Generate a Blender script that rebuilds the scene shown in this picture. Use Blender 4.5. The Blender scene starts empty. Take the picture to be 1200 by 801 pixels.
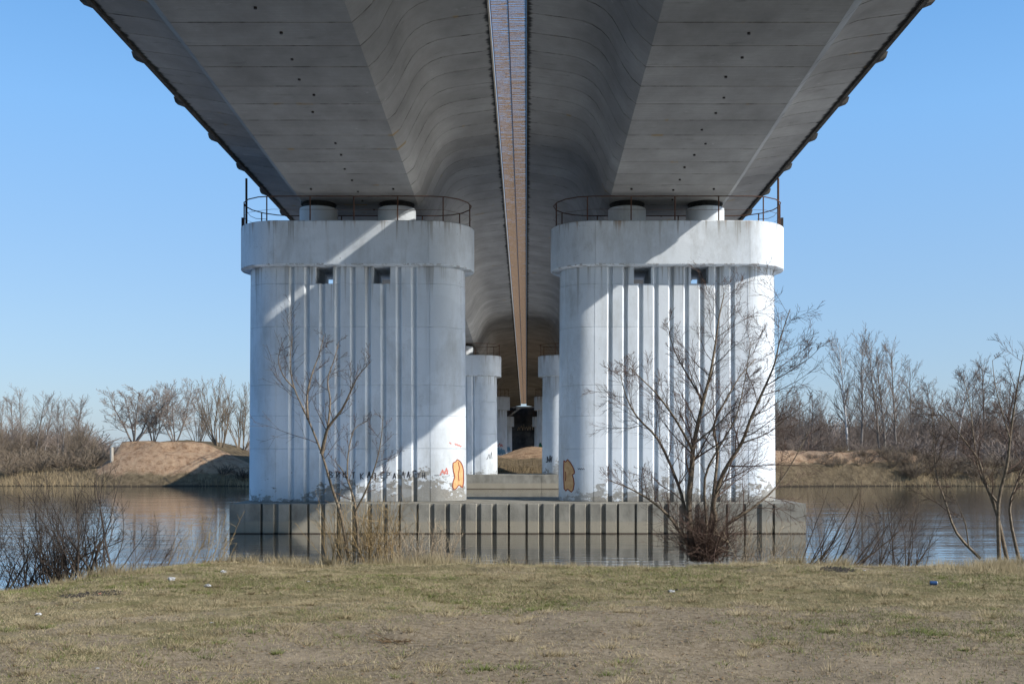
import bpy, math, random
import numpy as np
from mathutils import Vector
R = math.radians
random.seed(7)
rng = np.random.default_rng(7)
scene = bpy.context.scene

# ------------------------------------------------------------------ camera, sky, sun
VX, VY, F = 617.0, 527.0, 1200.0          # where the bridge axis and the horizon fall in the photograph
cam_d = bpy.data.cameras.new('camera')
cam = bpy.data.objects.new('camera', cam_d)
scene.collection.objects.link(cam)
cam.location = (0, 0, 0)
cam.rotation_euler = (R(90), 0, 0)
cam_d.sensor_width = 36; cam_d.lens = 36
cam_d.shift_x = -(VX-600)/1200
cam_d.shift_y = (VY-400.5)/1200
cam_d.clip_start = 0.1; cam_d.clip_end = 9000
scene.camera = cam

PHI, SLOPE = R(25), 0.775                  # sun azimuth from +X towards the camera, rise per metre sideways
ELEV = math.atan(SLOPE*math.cos(PHI))
SUN = Vector((math.cos(PHI)*math.cos(ELEV), -math.sin(PHI)*math.cos(ELEV), math.sin(ELEV)))
world = bpy.data.worlds.new('World'); scene.world = world; world.use_nodes = True
wn = world.node_tree.nodes; wl = world.node_tree.links
bg = wn['Background']
sky = wn.new('ShaderNodeTexSky'); sky.sky_type = 'NISHITA'; sky.sun_disc = False
sky.sun_elevation = ELEV; sky.sun_rotation = math.atan2(SUN.x, SUN.y)
sky.air_density = 1.0; sky.dust_density = .8; sky.ozone_density = 4; sky.altitude = 100
wl.new(sky.outputs[0], bg.inputs[0]); bg.inputs[1].default_value = 0.05
# a clear blue gradient by height above the horizon, added to the physical sky
tc = wn.new('ShaderNodeTexCoord'); sx = wn.new('ShaderNodeSeparateXYZ'); wl.new(tc.outputs['Generated'], sx.inputs[0])
rp = wn.new('ShaderNodeValToRGB'); el = rp.color_ramp.elements
for i, (p_, c_) in enumerate([(0.0, (.20,.27,.36)), (.12, (.18,.29,.43)), (.30, (.13,.30,.55)), (.42, (.075,.235,.50)), (1.0, (.035,.13,.36))]):
    k_ = el[i] if i < 2 else el.new(p_)
    k_.position = p_; k_.color = (*c_, 1)
wl.new(sx.outputs[2], rp.inputs[0])
bg2 = wn.new('ShaderNodeBackground'); wl.new(rp.outputs[0], bg2.inputs[0]); bg2.inputs[1].default_value = 1.0
ad = wn.new('ShaderNodeAddShader'); wl.new(bg.outputs[0], ad.inputs[0]); wl.new(bg2.outputs[0], ad.inputs[1])
wl.new(ad.outputs[0], wn['World Output'].inputs[0])
sd = bpy.data.lights.new('sun', 'SUN'); sd.energy = 5.0; sd.angle = R(0.53); sd.color = (1, .95, .88)
so = bpy.data.objects.new('sun', sd); scene.collection.objects.link(so)
so.rotation_euler = (-SUN).to_track_quat('-Z', 'Y').to_euler()
so.location = (60, -60, 60)
scene.view_settings.view_transform = 'Standard'
scene.view_settings.look = 'None'
scene.view_settings.exposure = 0.28
scene.view_settings.gamma = 1.0
scene.cycles.max_bounces = 8
scene.cycles.diffuse_bounces = 4
scene.cycles.glossy_bounces = 4
scene.cycles.caustics_reflective = True
scene.cycles.blur_glossy = 0.4
scene.cycles.sample_clamp_indirect = 0

# ------------------------------------------------------------------ helpers
C = scene.collection

def P(px, py, z):                          # photograph pixel at distance z -> point in the place
    return Vector(((px-VX)/F*z, z, (VY-py)/F*z))

class MB:
    def __init__(s): s.v = []; s.f = []
    def add(s, verts, faces):
        n = len(s.v); s.v.extend([tuple(v) for v in verts])
        s.f.extend([tuple(i+n for i in f) for f in faces])
    def box(s, a, b):
        x0, y0, z0 = a; x1, y1, z1 = b
        s.add([(x0,y0,z0),(x1,y0,z0),(x1,y1,z0),(x0,y1,z0),(x0,y0,z1),(x1,y0,z1),(x1,y1,z1),(x0,y1,z1)],
              [(0,3,2,1),(4,5,6,7),(0,1,5,4),(1,2,6,5),(2,3,7,6),(3,0,4,7)])
    def tube(s, pts, rads, n=5, cap=True):
        pts = [Vector(p) for p in pts]
        m = len(pts)
        base = len(s.v)
        d0 = (pts[1]-pts[0]).normalized()
        up = Vector((0,0,1)) if abs(d0.z) < .9 else Vector((1,0,0))
        u = d0.cross(up).normalized()
        for i in range(m):
            d = (pts[min(i+1,m-1)]-pts[max(i-1,0)])
            if d.length < 1e-9: d = d0
            d.normalize()
            u = (u - d*u.dot(d))
            if u.length < 1e-6: u = d.orthogonal()
            u.normalize()
            w = d.cross(u)
            r = rads[i]
            for k in range(n):
                a = 2*math.pi*k/n
                s.v.append(tuple(pts[i] + u*(math.cos(a)*r) + w*(math.sin(a)*r)))
        for i in range(m-1):
            for k in range(n):
                a = base+i*n+k; b = base+i*n+(k+1) % n
                s.f.append((a, b, b+n, a+n))
        if cap:
            s.f.append(tuple(base+k for k in range(n))[::-1])
            s.f.append(tuple(base+(m-1)*n+k for k in range(n)))
    def ring_solid(s, rings):              # rings: lists of equal length, closed loops, capped
        n = len(rings[0]); base = len(s.v)
        for r in rings: s.v.extend([tuple(p) for p in r])
        for i in range(len(rings)-1):
            for k in range(n):
                a = base+i*n+k; b = base+i*n+(k+1) % n
                s.f.append((a, b, b+n, a+n))
        s.f.append(tuple(base+k for k in range(n))[::-1])
        s.f.append(tuple(base+(len(rings)-1)*n+k for k in range(n)))
    def mesh(s, name, mat=None, smooth=None):
        me = bpy.data.meshes.new(name)
        me.from_pydata(s.v, [], s.f)
        if mat: me.materials.append(mat)
        if smooth is not None:
            me.polygons.foreach_set('use_smooth', [True]*len(me.polygons))
            me.set_sharp_from_angle(angle=R(smooth))
        me.update()
        return me

def link(name, me, parent=None, loc=(0,0,0)):
    o = bpy.data.objects.new(name, me); C.objects.link(o)
    o.location = loc
    if parent: o.parent = parent
    return o
def tag(o, label=None, cat=None, group=None, kind=None):
    if label: o['label'] = label
    if cat: o['category'] = cat
    if group: o['group'] = group
    if kind: o['kind'] = kind
    return o
def empty(name, loc=(0,0,0), label=None, cat=None, group=None):
    o = bpy.data.objects.new(name, None); C.objects.link(o); o.location = loc
    return tag(o, label, cat, group)
def fast_mesh(name, V, Fc, mat, n):        # numpy mesh of n-gons of one size
    me = bpy.data.meshes.new(name)
    me.vertices.add(len(V)); me.vertices.foreach_set('co', np.asarray(V, dtype=np.float32).ravel())
    m = len(Fc)
    me.loops.add(m*n); me.loops.foreach_set('vertex_index', np.asarray(Fc, dtype=np.int32).ravel())
    me.polygons.add(m); me.polygons.foreach_set('loop_start', np.arange(0, m*n, n, dtype=np.int32))
    me.materials.append(mat)
    me.update(calc_edges=True); me.validate()
    return me

_grid = rng.random((64, 64))
def vnoise(x, y, s=1.0, o=0.0):
    x = np.asarray(x, dtype=float)*s+o+100; y = np.asarray(y, dtype=float)*s+o*1.7+100
    xi = np.floor(x).astype(int); yi = np.floor(y).astype(int)
    fx = x-xi; fy = y-yi; fx = fx*fx*(3-2*fx); fy = fy*fy*(3-2*fy)
    g = lambda a, b: _grid[a % 64, b % 64]
    return (g(xi,yi)*(1-fx)+g(xi+1,yi)*fx)*(1-fy)+(g(xi,yi+1)*(1-fx)+g(xi+1,yi+1)*fx)*fy
def fbm(x, y, s=1.0, o=0.0, n=4):
    t = 0; a = .5
    for i in range(n): t = t+a*vnoise(x, y, s*2**i, o+i*7.3); a *= .5
    return t/(1-.5**n)
def sm(t):
    t = np.clip(t, 0, 1); return t*t*(3-2*t)

# ------------------------------------------------------------------ materials
class NT:
    def __init__(s, name, rough=.9, spec=.25):
        s.m = bpy.data.materials.new(name); s.m.use_nodes = True
        s.n = s.m.node_tree.nodes; s.l = s.m.node_tree.links
        s.b = s.n['Principled BSDF']; s.b.inputs['Roughness'].default_value = rough
        s.b.inputs['Specular IOR Level'].default_value = spec
        s.co = s.n.new('ShaderNodeTexCoord')
    def mapping(s, scale=(1,1,1), src='Object', loc=(0,0,0)):
        mp = s.n.new('ShaderNodeMapping'); mp.inputs['Scale'].default_value = scale
        mp.inputs['Location'].default_value = loc
        s.l.new(s.co.outputs[src] if isinstance(src, str) else src, mp.inputs[0]); return mp.outputs[0]
    def world(s):
        g = s.n.new('ShaderNodeNewGeometry'); return g.outputs['Position']
    def noise(s, vec, scale, detail=4, rough=.55, dist=0):
        t = s.n.new('ShaderNodeTexNoise'); t.inputs['Scale'].default_value = scale
        t.inputs['Detail'].default_value = detail; t.inputs['Roughness'].default_value = rough
        t.inputs['Distortion'].default_value = dist
        s.l.new(vec, t.inputs['Vector']); return t.outputs['Fac']
    def ramp(s, fac, stops, interp='LINEAR'):
        r = s.n.new('ShaderNodeValToRGB'); e = r.color_ramp.elements; r.color_ramp.interpolation = interp
        while len(e) > 1: e.remove(e[-1])
        for i, (p, c) in enumerate(stops):
            c = (c, c, c, 1) if not hasattr(c, '__len__') else (*c, 1)
            if i == 0: e[0].position = p; e[0].color = c
            else:
                k = e.new(p); k.color = c
        s.l.new(fac, r.inputs[0]); return r.outputs[0]
    def mix(s, fac, a, b, mode='MIX'):
        m = s.n.new('ShaderNodeMix'); m.data_type = 'RGBA'; m.blend_type = mode
        for sock, v in ((m.inputs[0], fac), (m.inputs[6], a), (m.inputs[7], b)):
            if isinstance(v, (int, float)): sock.default_value = v
            elif hasattr(v, '__len__'): sock.default_value = (*v, 1)
            else: s.l.new(v, sock)
        return m.outputs[2]
    def math(s, op, a, b=0.0, clamp=False):
        m = s.n.new('ShaderNodeMath'); m.operation = op; m.use_clamp = clamp
        for sock, v in ((m.inputs[0], a), (m.inputs[1], b)):
            if isinstance(v, (int, float)): sock.default_value = v
            else: s.l.new(v, sock)
        return m.outputs[0]
    def sep(s, vec):
        x = s.n.new('ShaderNodeSeparateXYZ'); s.l.new(vec, x.inputs[0]); return x.outputs
    def color(s, c):
        if hasattr(c, '__len__'): s.b.inputs['Base Color'].default_value = (*c, 1)
        else: s.l.new(c, s.b.inputs['Base Color'])
    def bump(s, h, strength=.3, dist=.02):
        b = s.n.new('ShaderNodeBump'); b.inputs['Strength'].default_value = strength
        b.inputs['Distance'].default_value = dist
        s.l.new(h, b.inputs['Height']); s.l.new(b.outputs[0], s.b.inputs['Normal'])
    def rnd(s):
        o = s.n.new('ShaderNodeObjectInfo'); return o.outputs['Random']

def simple(name, c0, c1, scale=8, rough=.85, bump=.2, dist=.01, spec=.25, world=False):
    t = NT(name, rough, spec)
    v = t.world() if world else t.co.outputs['Object']
    n = t.noise(v, scale, 5, .6)
    t.color(t.ramp(n, [(.3, c0), (.7, c1)]))
    if bump: t.bump(n, bump, dist)
    return t.m

PY_ROW, GRADE = 49.95, .0242
def mat_pier():
    t = NT('painted_concrete', .75, .3)
    w = t.world(); x, y, z = t.sep(w)
    big = t.noise(t.mapping((.35,.35,.15), w), 1.0, 5, .6)
    base = t.ramp(big, [(.25, (.52,.57,.61)), (.5, (.62,.67,.71)), (.8, (.70,.74,.77))])
    # vertical dirty runs
    run = t.noise(t.mapping((3.5,3.5,.18), w), 1.0, 5, .65)
    base = t.mix(t.ramp(run, [(.55, 0.0), (.78, .42)]), base, (.42,.42,.40))
    fine = t.noise(w, 9, 6, .7)
    base = t.mix(t.ramp(fine, [(.6, 0.0), (.75, .35)]), base, (.45,.45,.43))
    # hairline cracks and scuffs
    vo = t.n.new('ShaderNodeTexVoronoi'); vo.feature = 'DISTANCE_TO_EDGE'; vo.inputs['Scale'].default_value = .7
    dn = t.n.new('ShaderNodeTexNoise'); dn.inputs['Scale'].default_value = 2.5; t.l.new(w, dn.inputs['Vector'])
    va = t.n.new('ShaderNodeVectorMath'); va.operation = 'ADD'
    t.l.new(w, va.inputs[0]); t.l.new(dn.outputs['Color'], va.inputs[1]); t.l.new(va.outputs[0], vo.inputs['Vector'])
    cr = t.math('MULTIPLY', t.ramp(vo.outputs['Distance'], [(0.0, 1.0), (.012, 0.0)]), t.ramp(big, [(.52, 0.0), (.62, .4)]))
    base = t.mix(cr, base, (.25,.26,.27))
    # paint lost near the foot
    pn = t.noise(t.mapping((1.0,1.0,1.6), w), 2.2, 8, .72)
    lo = t.math('MULTIPLY', t.math('ADD', z, 2.44), -.19)          # 0 at the foot, falls with height
    m = t.math('ADD', t.math('ADD', pn, lo), -.035)
    patch = t.noise(t.mapping((.25,.25,.05), w), 1.0, 2)
    m = t.math('ADD', m, t.math('MULTIPLY', t.math('ADD', patch, -.5), .8))
    lost = t.ramp(m, [(.355, 0.0), (.385, 1.0)])
    con = t.ramp(t.noise(w, 14, 5, .7), [(.3, (.17,.165,.15)), (.7, (.30,.285,.25))])
    base = t.mix(lost, base, con)
    spots = t.ramp(t.noise(w, 3.3, 3, .5), [(.76, 0.0), (.78, .9)])
    base = t.mix(spots, base, (.28,.27,.25))
    zr = t.math('ADD', z, t.math('MULTIPLY', t.math('ADD', y, -PY_ROW), GRADE))
    def drips(ztop, length, thr, col, amt, sc, off):
        global_f = t.math('SUBTRACT', 1.0, t.math('MULTIPLY', t.math('SUBTRACT', ztop, zr), 1/length), clamp=True)
        above = t.math('LESS_THAN', zr, ztop)
        n_ = t.noise(t.mapping((sc,sc,.06), w, loc=(off,off,0)), 1.0, 4, .7)
        m_ = t.math('MULTIPLY', t.ramp(t.math('ADD', n_, t.math('MULTIPLY', global_f, .16)), [(thr, 0.0), (thr+.06, amt)]), t.math('MULTIPLY', above, global_f))
        return t.mix(m_, base, col)
    base = drips(8.66, 3.2, .66, (.25,.24,.22), .75, 3.0, 1.0)
    base = drips(10.8, 2.0, .68, (.24,.22,.19), .85, 2.2, 5.0)
    base = drips(10.8, 1.4, .73, (.30,.17,.08), .7, 1.3, 9.0)
    grime = t.noise(t.mapping((.5,.5,.22), w, loc=(7,3,2)), 1.0, 6, .75)
    base = t.mix(t.ramp(grime, [(.48, 0.0), (.68, .6)]), base, (.33,.34,.33))
    speck = t.noise(t.mapping((1,1,1), w, loc=(2,5,3)), 22, 4, .8)
    base = t.mix(t.ramp(speck, [(.62, 0.0), (.70, .55)]), base, (.22,.22,.21))
    # cleaner and greyer coats of paint meeting in ragged rectangles
    coat = t.noise(t.mapping((.22,.22,.5), w, loc=(1,1,4)), 1.0, 2, .4)
    base = t.mix(t.ramp(coat, [(.49, 0.0), (.50, .22)]), base, (.48,.52,.55))
    t.color(base)
    h = t.math('ADD', t.math('MULTIPLY', fine, .5), t.math('MULTIPLY', lost, -.55))
    t.bump(h, .6, .016)
    return t.m

def mat_soffit():
    t = NT('girder_concrete', .9, .2)
    w = t.world(); ob = t.co.outputs['Object']
    ox, oy, oz = t.sep(ob)
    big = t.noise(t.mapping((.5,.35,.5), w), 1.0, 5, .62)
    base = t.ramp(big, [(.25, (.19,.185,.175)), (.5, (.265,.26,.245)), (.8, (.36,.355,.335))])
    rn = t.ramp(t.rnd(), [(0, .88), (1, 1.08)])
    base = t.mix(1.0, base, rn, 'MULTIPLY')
    fine = t.noise(w, 6, 6, .7)
    base = t.mix(t.ramp(fine, [(.58, 0.0), (.8, .4)]), base, (.2,.19,.17))
    board = t.noise(t.mapping((.6,14,.6), w), 1.0, 3, .6)          # plank marks across the girder
    base = t.mix(t.ramp(board, [(.35, .22), (.6, 0.0)]), base, (.2,.195,.18))
    # black seepage along the deck tips, ragged
    ax = t.math('ABSOLUTE', ox)
    rag = t.noise(t.mapping((.4,3.0,.4), w), 1.0, 5, .7)
    e = t.math('ADD', ax, t.math('MULTIPLY', rag, .55))
    base = t.mix(t.ramp(t.math('MULTIPLY', e, .1), [(.683, 0.0), (.692, .93)]), base, (.018,.018,.018))
    # seepage at the joints and rust
    edge = t.math('ABSOLUTE', oy)
    jn = t.noise(t.mapping((1.2,.3,1.2), w), 1.0, 4, .65)
    jm = t.math('MULTIPLY', t.ramp(edge, [(.745, 0.0), (.765, 1.0)]), t.ramp(jn, [(.5, 0.0), (.62, .75)]))
    base = t.mix(jm, base, (.06,.055,.045))
    ru = t.math('MULTIPLY', t.ramp(edge, [(.66, 0.0), (.70, 1.0)]), t.ramp(t.noise(t.mapping((.9,.25,.9), w, loc=(3,9,1)), 1.0, 3), [(.64, 0.0), (.7, .6)]))
    base = t.mix(ru, base, (.30,.20,.07))
    leak = t.noise(t.mapping((.55,2.2,.55), w, loc=(4,4,4)), 1.0, 6, .72)
    base = t.mix(t.ramp(leak, [(.60, 0.0), (.70, .5)]), base, (.13,.125,.115))
    salt = t.noise(t.mapping((.9,1.8,.9), w, loc=(8,1,6)), 1.0, 6, .75)
    base = t.mix(t.ramp(salt, [(.64, 0.0), (.72, .5)]), base, (.50,.49,.46))
    t.color(base); t.bump(t.math('ADD', fine, board), .4, .014)
    return t.m

def mat_footing():
    t = NT('footing_concrete', .9, .2)
    w = t.world(); x, y, z = t.sep(w)
    big = t.noise(t.mapping((.8,.8,.5), w), 1.4, 6, .65)
    base = t.ramp(big, [(.3, (.12,.113,.095)), (.55, (.215,.205,.172)), (.8, (.31,.29,.25))])
    zz = t.math('ADD', z, t.math('MULTIPLY', big, .25))
    base = t.mix(t.ramp(t.math('MULTIPLY', t.math('ADD', zz, 4), .5), [(.42, .75), (.47, 0.0)]), base, (.27,.24,.18))
    base = t.mix(t.ramp(t.math('MULTIPLY', t.math('ADD', z, 4), .5), [(.11, 1.0), (.135, 0.0)]), base, (.055,.04,.03))
    pits = t.noise(w, 11, 5, .7)
    base = t.mix(t.ramp(pits, [(.62, 0.0), (.72, .6)]), base, (.09,.085,.075))
    t.color(base); t.bump(t.math('SUBTRACT', big, pits), .6, .02)
    return t.m

def mat_ground():
    t = NT('bank_soil', .95, .1)
    w = t.world(); x, y, z = t.sep(w)
    n1 = t.noise(t.mapping((1,1,1), w), .9, 6, .65)
    n2 = t.noise(w, 14, 7, .72); n3 = t.noise(t.mapping((1,2.2,1), w), 3.2, 6, .7)
    soil = t.ramp(n2, [(.3, (.10,.08,.055)), (.5, (.20,.165,.118)), (.72, (.31,.265,.20))])
    turf = t.ramp(n3, [(.32, (.085,.085,.038)), (.5, (.15,.135,.07)), (.72, (.25,.215,.13))])
    a = t.n.new('ShaderNodeAttribute'); a.attribute_name = 'turf'
    m = t.math('ADD', a.outputs['Fac'], t.math('MULTIPLY', t.math('ADD', n3, -.5), 1.1))
    base = t.mix(t.ramp(m, [(.42, 0.0), (.62, 1.0)]), soil, turf)
    base = t.mix(t.ramp(n1, [(.58, 0.0), (.68, .45)]), base, (.09,.075,.055))
    n4 = t.noise(t.mapping((1.0,2.0,1), w, loc=(5,2,0)), .45, 6, .7)
    base = t.mix(t.ramp(n4, [(.52, 0.0), (.66, .6)]), base, (.30,.25,.185))
    n5 = t.noise(t.mapping((1.0,1.6,1), w), 55, 4, .8)
    base = t.mix(t.ramp(n5, [(.56, 0.0), (.66, .5)]), base, (.40,.35,.26))
    base = t.mix(t.ramp(n5, [(.34, .55), (.44, 0.0)]), base, (.05,.04,.028))
    t.color(base); t.bump(t.math('ADD', t.noise(w, 45, 5, .75), n3), .7, .012)
    return t.m

def mat_far():
    t = NT('far_bank_soil', .95, .1)
    w = t.world()
    n1 = t.noise(t.mapping((1,1,1), w), .35, 6, .65); n2 = t.noise(w, 1.6, 7, .72)
    sand = t.ramp(n2, [(.33, (.20,.12,.07)), (.5, (.40,.27,.17)), (.7, (.50,.37,.24))])
    veg = t.ramp(n2, [(.3, (.085,.065,.038)), (.5, (.17,.13,.08)), (.75, (.27,.215,.13))])
    a = t.n.new('ShaderNodeAttribute'); a.attribute_name = 'sand'
    m = t.math('ADD', a.outputs['Fac'], t.math('MULTIPLY', t.math('ADD', n1, -.5), .9))
    base = t.mix(t.ramp(m, [(.40, 0.0), (.6, 1.0)]), veg, sand)
    x, y, z = t.sep(w)
    wet = t.ramp(t.math('MULTIPLY', t.math('ADD', z, 4), .5), [(.11, 1.0), (.2, 0.0)])
    base = t.mix(wet, base, (.05,.04,.028))
    t.color(base); t.bump(t.noise(w, 1.1, 8, .8), 1.0, .6)
    return t.m

def mat_water():
    t = NT('river_water', .08, .5)
    w = t.world()
    t.color((.035,.029,.020))
    t.b.inputs['IOR'].default_value = 1.6
    a = t.noise(t.mapping((.45,1.6,1), w), 1.0, 3, .5)
    b = t.noise(t.mapping((.10,.32,1), w), 1.0, 2, .5)
    c = t.noise(t.mapping((2.2,4.5,1), w), 1.0, 2, .5)
    wind = t.ramp(t.noise(t.mapping((.012,.07,1), w, loc=(2.3,.7,0)), 1.0, 3, .55), [(.5, .25), (.62, 1.0)])
    h = t.math('ADD', t.math('MULTIPLY', a, .30), t.math('MULTIPLY', b, .7))
    h = t.math('ADD', h, t.math('MULTIPLY', t.math('MULTIPLY', c, .10), wind))
    bn = t.n.new('ShaderNodeBump'); bn.inputs['Strength'].default_value = 1.0; bn.inputs['Distance'].default_value = .045
    t.l.new(h, bn.inputs['Height']); t.l.new(bn.outputs[0], t.b.inputs['Normal'])
    gl = t.n.new('ShaderNodeBsdfGlossy'); gl.inputs['Roughness'].default_value = .05; gl.inputs['Color'].default_value = (.95,.97,1,1)
    t.l.new(bn.outputs[0], gl.inputs['Normal'])
    mx = t.n.new('ShaderNodeMixShader'); mx.inputs[0].default_value = .40
    t.l.new(t.b.outputs[0], mx.inputs[1]); t.l.new(gl.outputs[0], mx.inputs[2])
    t.l.new(mx.outputs[0], t.n['Material Output'].inputs[0])
    return t.m

M = dict(
    pier=mat_pier(), soffit=mat_soffit(), footing=mat_footing(), ground=mat_ground(), far=mat_far(), water=mat_water(),
    rust=simple('rusty_steel', (.05,.028,.02), (.13,.065,.04), 20, .8, .3),
    darksteel=simple('dark_steel', (.018,.018,.02), (.05,.04,.035), 15, .6, .2),
    rubber=simple('bearing_rubber', (.015,.016,.016), (.04,.042,.04), 8, .8, .2),
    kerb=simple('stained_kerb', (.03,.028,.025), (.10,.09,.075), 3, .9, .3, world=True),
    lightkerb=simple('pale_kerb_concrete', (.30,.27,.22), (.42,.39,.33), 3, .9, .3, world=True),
    asphalt=simple('asphalt', (.04,.04,.04), (.07,.07,.07), 20, .9, .3),
    grate=simple('rusted_grating', (.10,.05,.025), (.40,.28,.18), 24, .8, .2, world=True),
    bark=simple('tree_bark', (.09,.07,.05), (.27,.22,.16), 18, .9, .5, world=True),
    twig=simple('twig_bark', (.055,.038,.03), (.13,.095,.07), 6, .85, 0, world=True),
    redtwig=simple('reddish_twigs', (.07,.045,.036), (.15,.10,.078), 6, .85, 0, world=True),
    willow=simple('yellow_willow_stems', (.17,.115,.055), (.33,.25,.13), 5, .8, 0, world=True),
    paletwig=simple('pale_dry_stems', (.25,.19,.13), (.42,.35,.25), 5, .85, 0, world=True),
    darkbark=simple('shade_darkened_bark', (.03,.024,.02), (.07,.055,.045), 10, .8, .3, world=True),  # bark colour darkened to stand in for shade on the bushes
    farbark=simple('far_tree_bark', (.12,.105,.09), (.25,.225,.20), .8, .9, 0, world=True),
    fartwig=simple('far_twigs', (.16,.125,.10), (.27,.22,.18), .5, .9, 0, world=True),
    farwarm=simple('far_warm_twigs', (.13,.10,.07), (.24,.19,.135), .5, .9, 0, world=True),
    birch=simple('birch_bark', (.45,.43,.40), (.65,.63,.6), 2, .8, 0, world=True),
    straw=simple('dry_straw', (.24,.195,.11), (.46,.39,.25), 2.5, .8, 0, world=True),
    green=simple('spring_grass', (.085,.11,.028), (.19,.22,.07), 2.0, .75, 0, world=True),
    leaf=simple('dead_leaves', (.10,.065,.035), (.24,.17,.10), 9, .8, 0, world=True),
    reed=simple('dry_reed', (.22,.165,.09), (.38,.30,.18), .6, .9, 0, world=True),
    white=simple('crumpled_film', (.32,.33,.35), (.62,.64,.66), 30, .5, .4),
    ash=simple('ash_and_charcoal', (.012,.011,.011), (.07,.065,.06), 30, .95, .6),
    blue=simple('blue_can_paint', (.02,.06,.16), (.04,.10,.24), 10, .4, 0),
    tin=simple('can_tin', (.5,.5,.5), (.65,.65,.65), 10, .35, 0),
    pink=simple('pink_wrapper_film', (.7,.12,.2), (.8,.2,.28), 20, .5, .2),
    orange=simple('orange_spray_paint', (.50,.28,.12), (.68,.43,.22), 5, .8, 0),
    outline=simple('brown_spray_paint', (.20,.04,.02), (.28,.07,.04), 6, .8, 0),
    red=simple('red_spray_paint', (.45,.13,.11), (.58,.24,.20), 6, .8, 0),
    black=simple('black_spray_paint', (.03,.03,.035), (.10,.10,.11), 9, .8, 0),
    greenpaint=simple('green_spray_paint', (.02,.12,.07), (.05,.2,.12), 9, .8, 0),
    bluepaint=simple('blue_spray_paint', (.10,.22,.32), (.2,.35,.45), 9, .8, 0),
)

# ------------------------------------------------------------------ terrain and water
WATER = -3.8
def edge_y(x):
    x = np.asarray(x, dtype=float)
    return 16.3-2.6*sm((-4.9-x)/2.4)+.9*(vnoise(x, 0*x, .35, 3)-.5)+.25*(vnoise(x, 0*x, 1.7, 5)-.5)
def near_h(x, y):
    x = np.asarray(x, dtype=float); y = np.asarray(y, dtype=float)
    h = -1.7+.05*(fbm(x, y, .5, 2)-.5)*2+.03*(vnoise(x, y, 3, 9)-.5)
    h = h-.045*sm((fbm(x, y*1.8, .55, 31, 3)-.52)/.08)-.10*sm((-4.3-x)/3.0)*sm((y-8)/5)
    e = edge_y(x)
    h = h-.10*sm((y-e+1.3)/1.3)-.45*sm((y-e)/1.2)-2.9*sm((y-e-.4)/(11+10*sm((x+4)/4)))
    return h
def grid_mesh(name, xs, ys, hf, mat, attr=None):
    X, Y = np.meshgrid(xs, ys); Z = hf(X, Y)
    V = np.stack([X.ravel(), Y.ravel(), Z.ravel()], 1)
    nx, ny = len(xs), len(ys)
    i = np.arange(nx-1)[None, :]+np.arange(ny-1)[:, None]*nx
    Fc = np.stack([i.ravel(), i.ravel()+1, i.ravel()+1+nx, i.ravel()+nx], 1)
    me = fast_mesh(name, V, Fc, mat, 4)
    me.polygons.foreach_set('use_smooth', [True]*len(me.polygons))
    if attr:
        at = me.attributes.new(attr[0], 'FLOAT', 'POINT')
        at.data.foreach_set('value', attr[1](X, Y).ravel().astype(np.float32))
    return me
def turf_f(X, Y):
    t = .20+.62*sm((Y-7.5)/5.0)
    return t+1.3*(fbm(X, Y, .33, 11, 3)-.5)+.9*(fbm(X, Y, 1.6, 5, 3)-.5)
xs = np.concatenate([[-1500,-700,-300,-140,-80,-50,-34], np.arange(-26, 26.01, .16), [34,50,80,140,300,700,1500]])
ys = np.concatenate([[-1500,-600,-250,-110,-60,-30,-15,-5], np.arange(0, 6, .5), np.arange(6, 21, .10), np.arange(21.5, 42, 1.5)])
g = link('ground', grid_mesh('ground', xs, ys, near_h, M['ground'], ('turf', turf_f)))
tag(g, kind='structure')

def shore(x): return 107+2.5*(vnoise(x, 0*x, .12, 4)-.5)+1.0*(vnoise(x, 0*x, .6, 8)-.5)
def far_parts(X, Y):
    s = shore(X); d = Y-s
    top = -1.9+1.2*(fbm(X, Y, .05, 6, 3)-.5)
    rough = .7*(fbm(X, Y, .45, 3, 4)-.5)
    # bank lip
    h = -5.5+sm((d+6)/6)*1.7+sm(d/5)*(top+3.8)
    # left mound with an eroded face
    mx = sm((X+47.0-.8*(vnoise(Y, X, .5, 2)))/2.0)*(1-sm((X+38.0)/8.0))
    mtop = .95-.15*(X+41)*(X > -36)
    my = (.6*sm((d-1.2)/4.6)+.4*sm((d-5.6-1.6*(vnoise(X, 0*X, .8, 2)-.5)-.8*(vnoise(X, 0*X, 2.2, 6)-.5))/.8))*(1-sm((d-18)/14))
    hm = mx*my; h = h*(1-hm)+(.9)*hm
    # right sandy terrace
    rx = sm((X-14)/6)*(1-sm((X-41)/5)); ry = sm((d-.8)/4.5)*(1-.25*sm((d-12)/14))
    hr = rx*ry; h = h*(1-hr)+(-.45+.35*vnoise(X, Y, .3, 1))*hr
    # middle sand heap under the bridge
    cx = np.exp(-((X-1.5)/6.0)**2); cy = sm((d-1)/22)*(1-.55*sm((d-27)/10))
    hc = np.maximum(cx*cy, .55*np.exp(-((X+2)/16.0)**2)*sm((d-1)/16)*(1-.2*sm((d-20)/10)))
    h = h*(1-hc)+(.35)*hc
    h = h+.55*(fbm(X, Y, 1.3, 17, 3)-.5)*np.clip(hm+hr+hc, 0, 1)*sm((d-1)/2)*(1-sm((d-12)/6))
    h = h+rough*(.35+.65*np.clip(hm+hr+hc, 0, 1)*(1-sm((d-40)/20)))*sm(d/2)
    # approach embankment behind the abutment
    em = (1-sm((np.abs(X+.6)-17)/20))*sm((Y-242)/3)
    h = h*(1-em)+9.6*em
    sand = np.clip(1.1*sm((X+47.5)/2.0)*(1-sm((X+31)/5))*sm((d-1.0)/3.0)*(1-sm((d-7.5)/2))+1.0*hr*(1-sm((d-9)/4))*(.55+.45*sm((d-1.5)/2))+1.1*hc, 0, 1)
    return h, sand
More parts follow.
